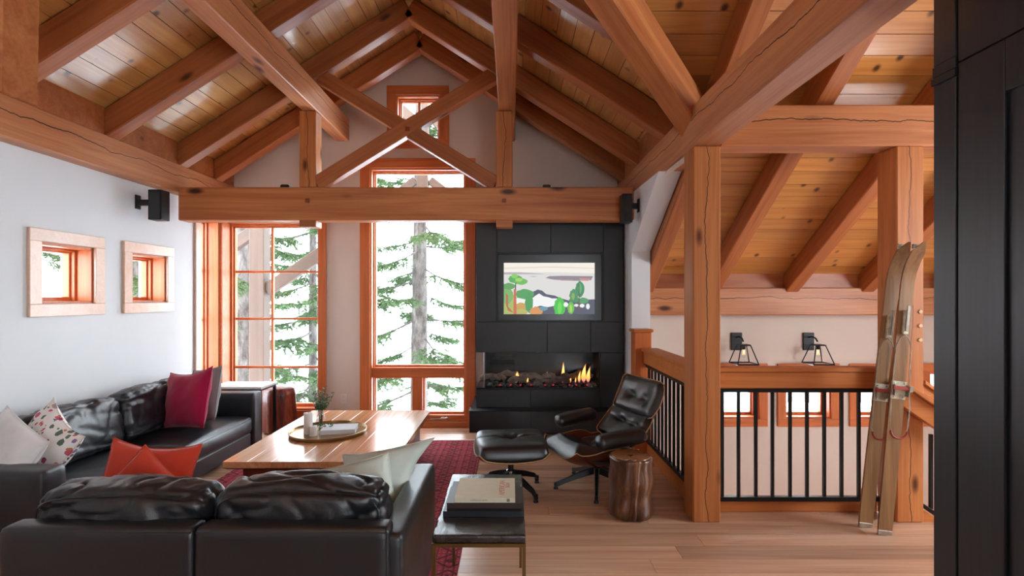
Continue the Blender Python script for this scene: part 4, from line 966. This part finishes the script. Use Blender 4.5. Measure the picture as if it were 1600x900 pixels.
bk, bw_, bd_ = fbook('book', 712, 807, 778, 747, z, .021, M['cream_book'], 'cream cloth book with red title on top of the stack'); 
def text(s, size, mat, parent, loc, rot, ext=.0003):
    c = bpy.data.curves.new('title', 'FONT'); c.body = s; c.size = size; c.extrude = ext; c.align_x = 'CENTER'; c.align_y = 'CENTER'; c.materials.append(mat)
    o = bpy.data.objects.new('title', c); COL.objects.link(o); bpy.context.view_layer.update()
    me = bpy.data.meshes.new_from_object(o); bpy.data.objects.remove(o); o = bpy.data.objects.new('title', me); COL.objects.link(o); o.parent = parent; o.location = loc; o.rotation_euler = rot; return o
text('AMERICAN', .036, M['red_ink'], bk, (bw_*.28, 0, .0213), (0, 0, R(90))); text('SIGN', .028, M['red_ink'], bk, (bw_*.375, .03, .0213), (0, 0, R(90)))
text('AMERICAN SIGN', .010, M['ink'], bk, (-bw_*.1, -bd_/2-.0003, .0105), (R(90), 0, 0)); MB().box(bw_*.36, bw_*.41, -bd_/2-.0008, -bd_/2-.0001, .004, .017).build('spine_mark', M['ink'], None).parent = bk

# far side table + red root stool
t = empty('side_table', (-2.7, 5.17, 0), label='small white-topped side table in the corner behind the long sofa arm', cat='table')
MB().box(-2.95, -2.43, 4.99, 5.34, .555, .577).bevel(.003).build('tabletop', M['white_top'], t); MB().box(-2.94, -2.44, 5.0, 5.33, .535, .554).build('apron', M['black_metal'], t)
for a in (-2.94, -2.465):
    for c in (5.0, 5.305): MB().box(a, a+.025, c, c+.025, 0, .534).build('leg', M['black_metal'], t)
t = empty('stump_stool', (-2.50, 5.54, 0), label='glossy red-brown root wood stool between the long sofa and the window', cat='stool')
jr = lambda a, z: 1+.07*noise.noise(Vector((math.cos(a)*2.2, math.sin(a)*2.2, z*3)))+.05*math.sin(a*7+z*4)*(1-z)
MB().lathe([(.12, 0), (.17, .02), (.172, .10), (.165, .25), (.17, .40), (.16, .47), (.12, .49), (.05, .50), (.001, .501)], (-2.50, 5.54, .001), 40, jr).build('trunk', M['redroot'], t, smooth=60)
# carved stump stool on the right
sc_ = Vector((.80, 3.42, 0)); t = empty('stump_stool', sc_, label='carved dark wood stump stool beside the lounge chair and the thick post', cat='stool')
def js(a, z):
    r = 1+.05*noise.noise(Vector((math.cos(a)*1.5+3, math.sin(a)*1.5, z*2)))
    for a0, wd, dp in ((R(262), .16, .22), (R(285), .10, .16), (R(232), .10, .1)):
        da = (a-a0+math.pi) % (2*math.pi)-math.pi; r -= dp*math.exp(-((da+(.3-z)*.5)/wd)**2)*(.25+.75*min(1, max(0, (.38-z)*4)))
    return r
q = MB().lathe([(.12, 0), (.140, .012)]+[(.142+.006*math.sin(k*.9), .012+.37*k/14) for k in range(1, 15)]+[(.137, .392), (.13, .396)], (0, 0, .001), 96, js).build('trunk', M['stump'], None, smooth=50); q.parent = t
q = MB().lathe([(.001, 0), (.131, 0), (.129, .004), (.001, .004)], (0, 0, .397), 96, js).build('top_face', M['stump_top'], None, smooth=40); q.parent = t
q = MB().lathe([(.001, 0), (.016, 0), (.014, .002), (.001, .002)], (-.005, -.02, .4012), 14, lambda a, z: 1+.4*math.sin(3*a)).build('hollow', M['wick'], None); q.parent = t

# ---------------------------------------------------------------- lounge chair and ottoman
def spline(P, t_):
    n = len(P)-1; s_ = min(max(t_, 0), 1)*n; i = min(int(s_), n-1); f = s_-i
    p0, p1, p2, p3 = [Vector(P[max(0, min(n, k))]) for k in (i-1, i, i+1, i+2)]
    return .5*((2*p1)+(-p0+p2)*f+(2*p0-5*p1+4*p2-p3)*f*f+(-p0+3*p1-3*p2+p3)*f*f*f)
def shell(prof, hw, bend, ex=2.4):
    """prof: list of (f,z); returns S(u,t,off): u -1..1 across, off along inner normal. local: x forward, y side, z up"""
    def S(u, t_, off):
        p = spline([(a, b, 0) for a, b in prof], t_); q_ = spline([(a, b, 0) for a, b in prof], min(1, t_+.02)); p_ = spline([(a, b, 0) for a, b in prof], max(0, t_-.02)); tg = (q_-p_).normalized()
        nx, nz = -tg.y, tg.x          # inner normal in f-z plane
        w = hw(t_); au = abs(u); ben = bend(t_)*au**ex
        side = math.copysign(1, u)*w*(au-.10*au**3); slope = bend(t_)*ex*au**(ex-1)/max(w, .01); L = math.hypot(1, slope)
        n_s = -math.copysign(slope/L, u) if u else 0
        return Vector((p.x+nx*(ben+off/L), side+n_s*off, p.y+nz*(ben+off/L)))
    return S
def rmask(t_, k=5): return (1-abs(2*t_-1)**k)
def rounded(hw0, c=.16, e=2.6): return lambda t_: hw0*(1-c*abs(2*t_-1)**e*1.0-(.10*max(0, abs(2*t_-1)-.85)/.15)**1)
def pad(S, th, buttons, seed, nu=34, nv=30, inset=.93, rowdip=None):
    def top(a, b):
        u, t_ = (2*a-1)*inset, .5+(b-.5)*inset
        k = max(0, (1-(2*a-1)**6)*(1-(2*b-1)**6))**.5; o = .010+th*k
        for (bu, bt_) in buttons:
            d2 = ((u-bu)/.16)**2+((t_-bt_)/.10)**2; o -= th*.42*math.exp(-d2)
            d3 = abs(t_-bt_)/.012; o -= .0
        if rowdip:
            for rt in rowdip: o -= th*.16*math.exp(-((t_-rt)/.05)**2)*(1-.5*u*u)
        for (bu, bt_) in buttons:   # radial folds
            r_ = math.hypot((u-bu), (t_-bt_)*1.4); an = math.atan2(t_-bt_, u-bu); o += .0035*math.cos(an*5+seed)*math.exp(-(r_/.28)**2)*min(1, r_*8)
        o += .002*noise.noise(Vector((u*5, t_*6, seed)))
        return S(u, t_, max(o, .009))
    return MB().slab(top, lambda a, b: S((2*a-1)*inset, .5+(b-.5)*inset, .0085), nu, nv)
def shellmesh(S, th=.011, nu=26, nv=22): return MB().slab(lambda a, b: S(2*a-1, b, .007), lambda a, b: S(2*a-1, b, 0), nu, nv)
def edge(S, t):
    P = [S(-1+2*k/14, 0, .004) for k in range(14)]+[S(1, k/14, .004) for k in range(14)]+[S(1-2*k/14, 1, .004) for k in range(14)]+[S(-1, 1-k/14, .004) for k in range(14)]
    return MB().tube(P, .0045, 5, closed=True)
def put(q, nm, mat, t, smooth=60): o = q.build(nm, mat, None, smooth=smooth); o.parent = t; return o
def star(t, n, rad, a0, hub_z, h2):
    put(MB().lathe([(.022, h2), (.022, hub_z-.03), (.04, hub_z-.02), (.04, hub_z)], n=20), 'column', M['black_metal'], t, 40)
    put(MB().lathe([(.028, h2-.03), (.034, h2-.01), (.034, h2+.02), (.02, h2+.03)], n=20), 'hub', M['aluminium'], t, 40)
    for k in range(n):
        a = a0+k*2*math.pi/n; c, s_ = math.cos(a), math.sin(a)
        q = MB(); X = Matrix.Rotation(a, 4, 'Z')
        P = [(.02, h2-.025, h2+.022, .020), (.14, h2-.055, h2-.012, .017), (.24, h2-.085, h2-.052, .014), (rad-.012, h2-.115, h2-.078, .012), (rad, .022, h2-.085, .012)]
        prev = None
        for (x, z0, z1, w) in P[:4]:
            cur = [q.bm.verts.new(X @ Vector(v)) for v in ((x, -w, z0), (x, w, z0), (x, w*.7, z1), (x, -w*.7, z1))]
            if prev:
                for i in range(4): q.bm.faces.new((prev[i], prev[(i+1) % 4], cur[(i+1) % 4], cur[i]))
            else: q.bm.faces.new(cur)
            prev = cur
        q.bm.faces.new(prev[::-1]); q.bevel(.002)
        l = put(q, 'leg', M['black_metal'], t, 40)
        f = MB().obox(X, rad-.024, rad+.004, -.011, .011, .018, h2-.080).bevel(.003); f.lathe([(.018, .001), (.018, .009), (.012, .02)], X @ Vector((rad-.010, 0, 0)), 12); g_ = f.build('glide', M['black_metal'], None, smooth=40); g_.parent = l
CH = empty('lounge_chair', (.66, 3.93, 0), R(180+20), 'black leather lounge chair with walnut shells facing the ottoman', 'chair')
# seat shell, back shell, head shell  (x forward)
seatP = [(.36, .295), (.30, .255), (.18, .215), (.02, .190), (-.12, .195), (-.24, .25)]
Sseat = shell([(a, b) for a, b in seatP][::-1], lambda t_: .325-.02*abs(2*t_-1)**3, lambda t_: .08+.095*math.exp(-((t_-.38)/.3)**2), 4.0)
put(shellmesh(Sseat), 'seat_shell', M['walnut'], CH); put(edge(Sseat, CH), 'seat_shell_edge', M['ply_edge'], CH)
put(pad(shell([(a, b) for a, b in seatP][::-1], lambda t_: .315-.02*abs(2*t_-1)**3, lambda t_: .08, 3), .14, [(-.33, .45), (.33, .45)], 1, rowdip=[.45]), 'seat_cushion', M['leather_chair'], CH, 80)
Sb = shell([(-.40, .52), (-.345, .445), (-.28, .375), (-.20, .30)], rounded(.325, .10), lambda t_: .085)
put(shellmesh(Sb), 'back_shell', M['walnut'], CH); put(edge(Sb, CH), 'back_shell_edge', M['ply_edge'], CH)
put(pad(Sb, .075, [(-.3, .42), (.3, .42)], 2, rowdip=[.42]), 'back_cushion', M['leather_chair'], CH, 80)
Sh = shell([(-.49, .765), (-.465, .67), (-.42, .57), (-.36, .475)], rounded(.33, .12), lambda t_: .075)
Sh2 = lambda u, t_, o: Sh(u, t_, o)+Vector((-.005, 0, .03))
put(shellmesh(Sh2), 'head_shell', M['walnut'], CH); put(edge(Sh2, CH), 'head_shell_edge', M['ply_edge'], CH)
put(pad(Sh2, .075, [(-.3, .55), (.3, .55)], 3), 'head_cushion', M['leather_chair'], CH, 80)
for s_ in (-1, 1):
    o = soft((.38, .12, .095), .042, (0, 0, .008), .002, 6, 22, seed=4).build('armrest', M['leather_chair'], None, smooth=70); place(o, CH, (.0, s_*.345, .455), (0, R(5), R(-s_*4)))
    a_ = MB().tube([(-.30, s_*.22, .44), (-.22, s_*.31, .43), (-.08, s_*.345, .435)], .012, 8, flat=.4); put(a_, 'arm_bracket', M['black_metal'], CH)
    put(MB().tube([(-.30, s_*.12, .36), (-.385, s_*.13, .47), (-.45, s_*.13, .56), (-.505, s_*.13, .68)], .010, 8, flat=.5), 'back_brace', M['aluminium'], CH)
star(CH, 5, .33, R(60), .19, .13)
OT = empty('ottoman', (.0, 3.83, 0), R(180+6), 'black leather tufted ottoman with walnut shell between rug and lounge chair', 'ottoman')
So = shell([(-.275, .262), (-.19, .285), (0, .292), (.19, .285), (.275, .262)], lambda t_: .315-.02*abs(2*t_-1)**3, lambda t_: .035)
def So2(u, t_, off):
    v = So(u, t_, off); v.z += -.0+.045*((2*t_-1)**4); return v
So2f = shell([(-.275, .315), (-.20, .268), (0, .248), (.20, .268), (.275, .315)], lambda t_: .315-.02*abs(2*t_-1)**3, lambda t_: .045)
put(shellmesh(So2f), 'shell', M['walnut'], OT); put(edge(So2f, OT), 'shell_edge', M['ply_edge'], OT)
def otop(a, b):
    u, v = 2*a-1, 2*b-1; k = max(0, (1-abs(u)**5)*(1-abs(v)**5))**.4; z = .335+.085*k-.0
    r_ = math.hypot(u, v); an = math.atan2(v, u); z -= .05*math.exp(-(r_/.16)**2)+.006*math.cos(an*8)*math.exp(-(r_/.45)**2)*min(1, r_*6); z -= .012*math.exp(-(u/.05)**2)*(1-.4*v*v)
    p = So2f(u*.96, .5+.48*v, .01); return Vector((p.x, p.y, max(z-.03*v*v*0, p.z)))
put(MB().slab(otop, lambda a, b: So2f((2*a-1)*.96, .5+.48*(2*b-1), .0085), 40, 40), 'cushion', M['leather_chair'], OT, 80)
star(OT, 4, .28, R(35), .25, .14)

# ---------------------------------------------------------------- old skis leaning on the post
def ski(pb, pt, lab, dx):
    pb, pt = Vector(pb), Vector(pt); ax = (pt-pb).normalized(); L = (pt-pb).length; front = Vector((0, -1, 0)); side = ax.cross(front).normalized(); nrm = side.cross(ax)
    if nrm.y > 0: nrm = -nrm
    X = Matrix((side, nrm, ax)).transposed().to_4x4(); X.translation = pb
    t = empty('wooden_ski', pb, label=lab, cat='ski'); n = 30; hw = .043; th = .011
    def pf(b):
        z = L*b; c = max(0, (b-.84)/.16); w = hw*(1-.0*c)*(1 if b > .01 else .96)*(1+.04*math.sin(b*6)); w *= math.sqrt(max(.02, 1-max(0, (b-.955)/.045)**2))
        return z-.02*c*c, .15*c**2.0, w
    def S(o):
        def f(a, b): z, bend, w = pf(b); return X @ Vector(((2*a-1)*w-(.035*max(0, (b-.84)/.16)**1.6), bend+o, z))
        return f
    q = MB().slab(S(th), S(0), 6, n); q.build('body', M['ski'], t, smooth=40)
    B = lambda *a: MB().obox(X, *a)
    B(-hw, hw, -.001, th+.002, -.002, .028).bevel(.002).build('tail_cap', M['ski_metal'], t)
    z, bend, w = pf(.975); MB().obox(X, -.035-w, -.035+w, bend+.0, bend+th+.003, z-.002, z+.03).bevel(.004).build('tip_cap', M['ski_metal'], t)
    zb = .80 if dx < 0 else .83
    B(-.046, .046, th, th+.004, zb, zb+.11).bevel(.001).build('toe_plate', M['creampaint'], t)
    for s_ in (-1, 1):
        B(s_*.044-.002, s_*.044+.002, th+.004, th+.034, zb+.02, zb+.09).bevel(.001).build('toe_iron', M['ski_metal'], t)
    B(-.058, .058, th+.034, th+.040, zb+.058, zb+.082).bevel(.003).build('toe_strap', M['red_strap'], t)
    B(.036, .06, th+.040, th+.046, zb+.052, zb+.088).bevel(.002).build('buckle', M['ski_metal'], t)
    for k in range(4): MB().lathe([(.001, 0), (.005, 0), (.004, .002), (.001, .0025)], n=8).build('screw', M['chrome'], t, world=False).matrix_basis = chain(t).inverted() @ X @ Matrix.Translation((-.03+.06*(k % 2), th+.004, zb+.012+.085*(k//2))) @ Matrix.Rotation(R(-90), 4, 'X')
    B(-.017, .017, th, th+.022, zb+.40, zb+.55).bevel(.004).build('front_throw', M['creampaint'], t)
    B(-.009, .009, th+.023, th+.03, zb+.42, zb+.58).bevel(.002).build('throw_lever', M['ski_metal'], t)
    c = [X @ Vector(v) for v in ((0, th+.012, zb+.40), (-.028, th+.012, zb+.375), (-.046, th+.012, zb+.33), (-.050, th+.016, zb+.10), (-.058, th+.03, zb-.05), (-.056, th+.03, zb-.17), (-.035, th+.034, zb-.215))]
    d = [X @ Vector(v) for v in ((0, th+.012, zb+.40), (.028, th+.012, zb+.375), (.046, th+.012, zb+.33), (.050, th+.016, zb+.10), (.058, th+.03, zb-.05), (.056, th+.03, zb-.17), (.035, th+.034, zb-.215))]
    MB().tube(c, .0028, 6).build('cable', M['ski_metal'], t, smooth=60); MB().tube(d, .0028, 6).build('cable', M['ski_metal'], t, smooth=60)
    e = [X @ Vector((.05*math.cos(a), th+.034, zb-.19-.045*math.sin(a))) for a in [math.pi*k/10 for k in range(11)]]
    MB().tube(e, .0065, 8).build('heel_loop', M['red_strap'], t, smooth=60)
    return t
ski((2.235, 3.235, .002), (2.452, 3.258, 1.80), 'old wooden ski on the left of the leaning pair, tip leaning on the post', -1)
ski((2.28, 3.13, .002), (2.500, 3.205, 1.79), 'old wooden ski on the right of the leaning pair, nearer the thick post', 1)
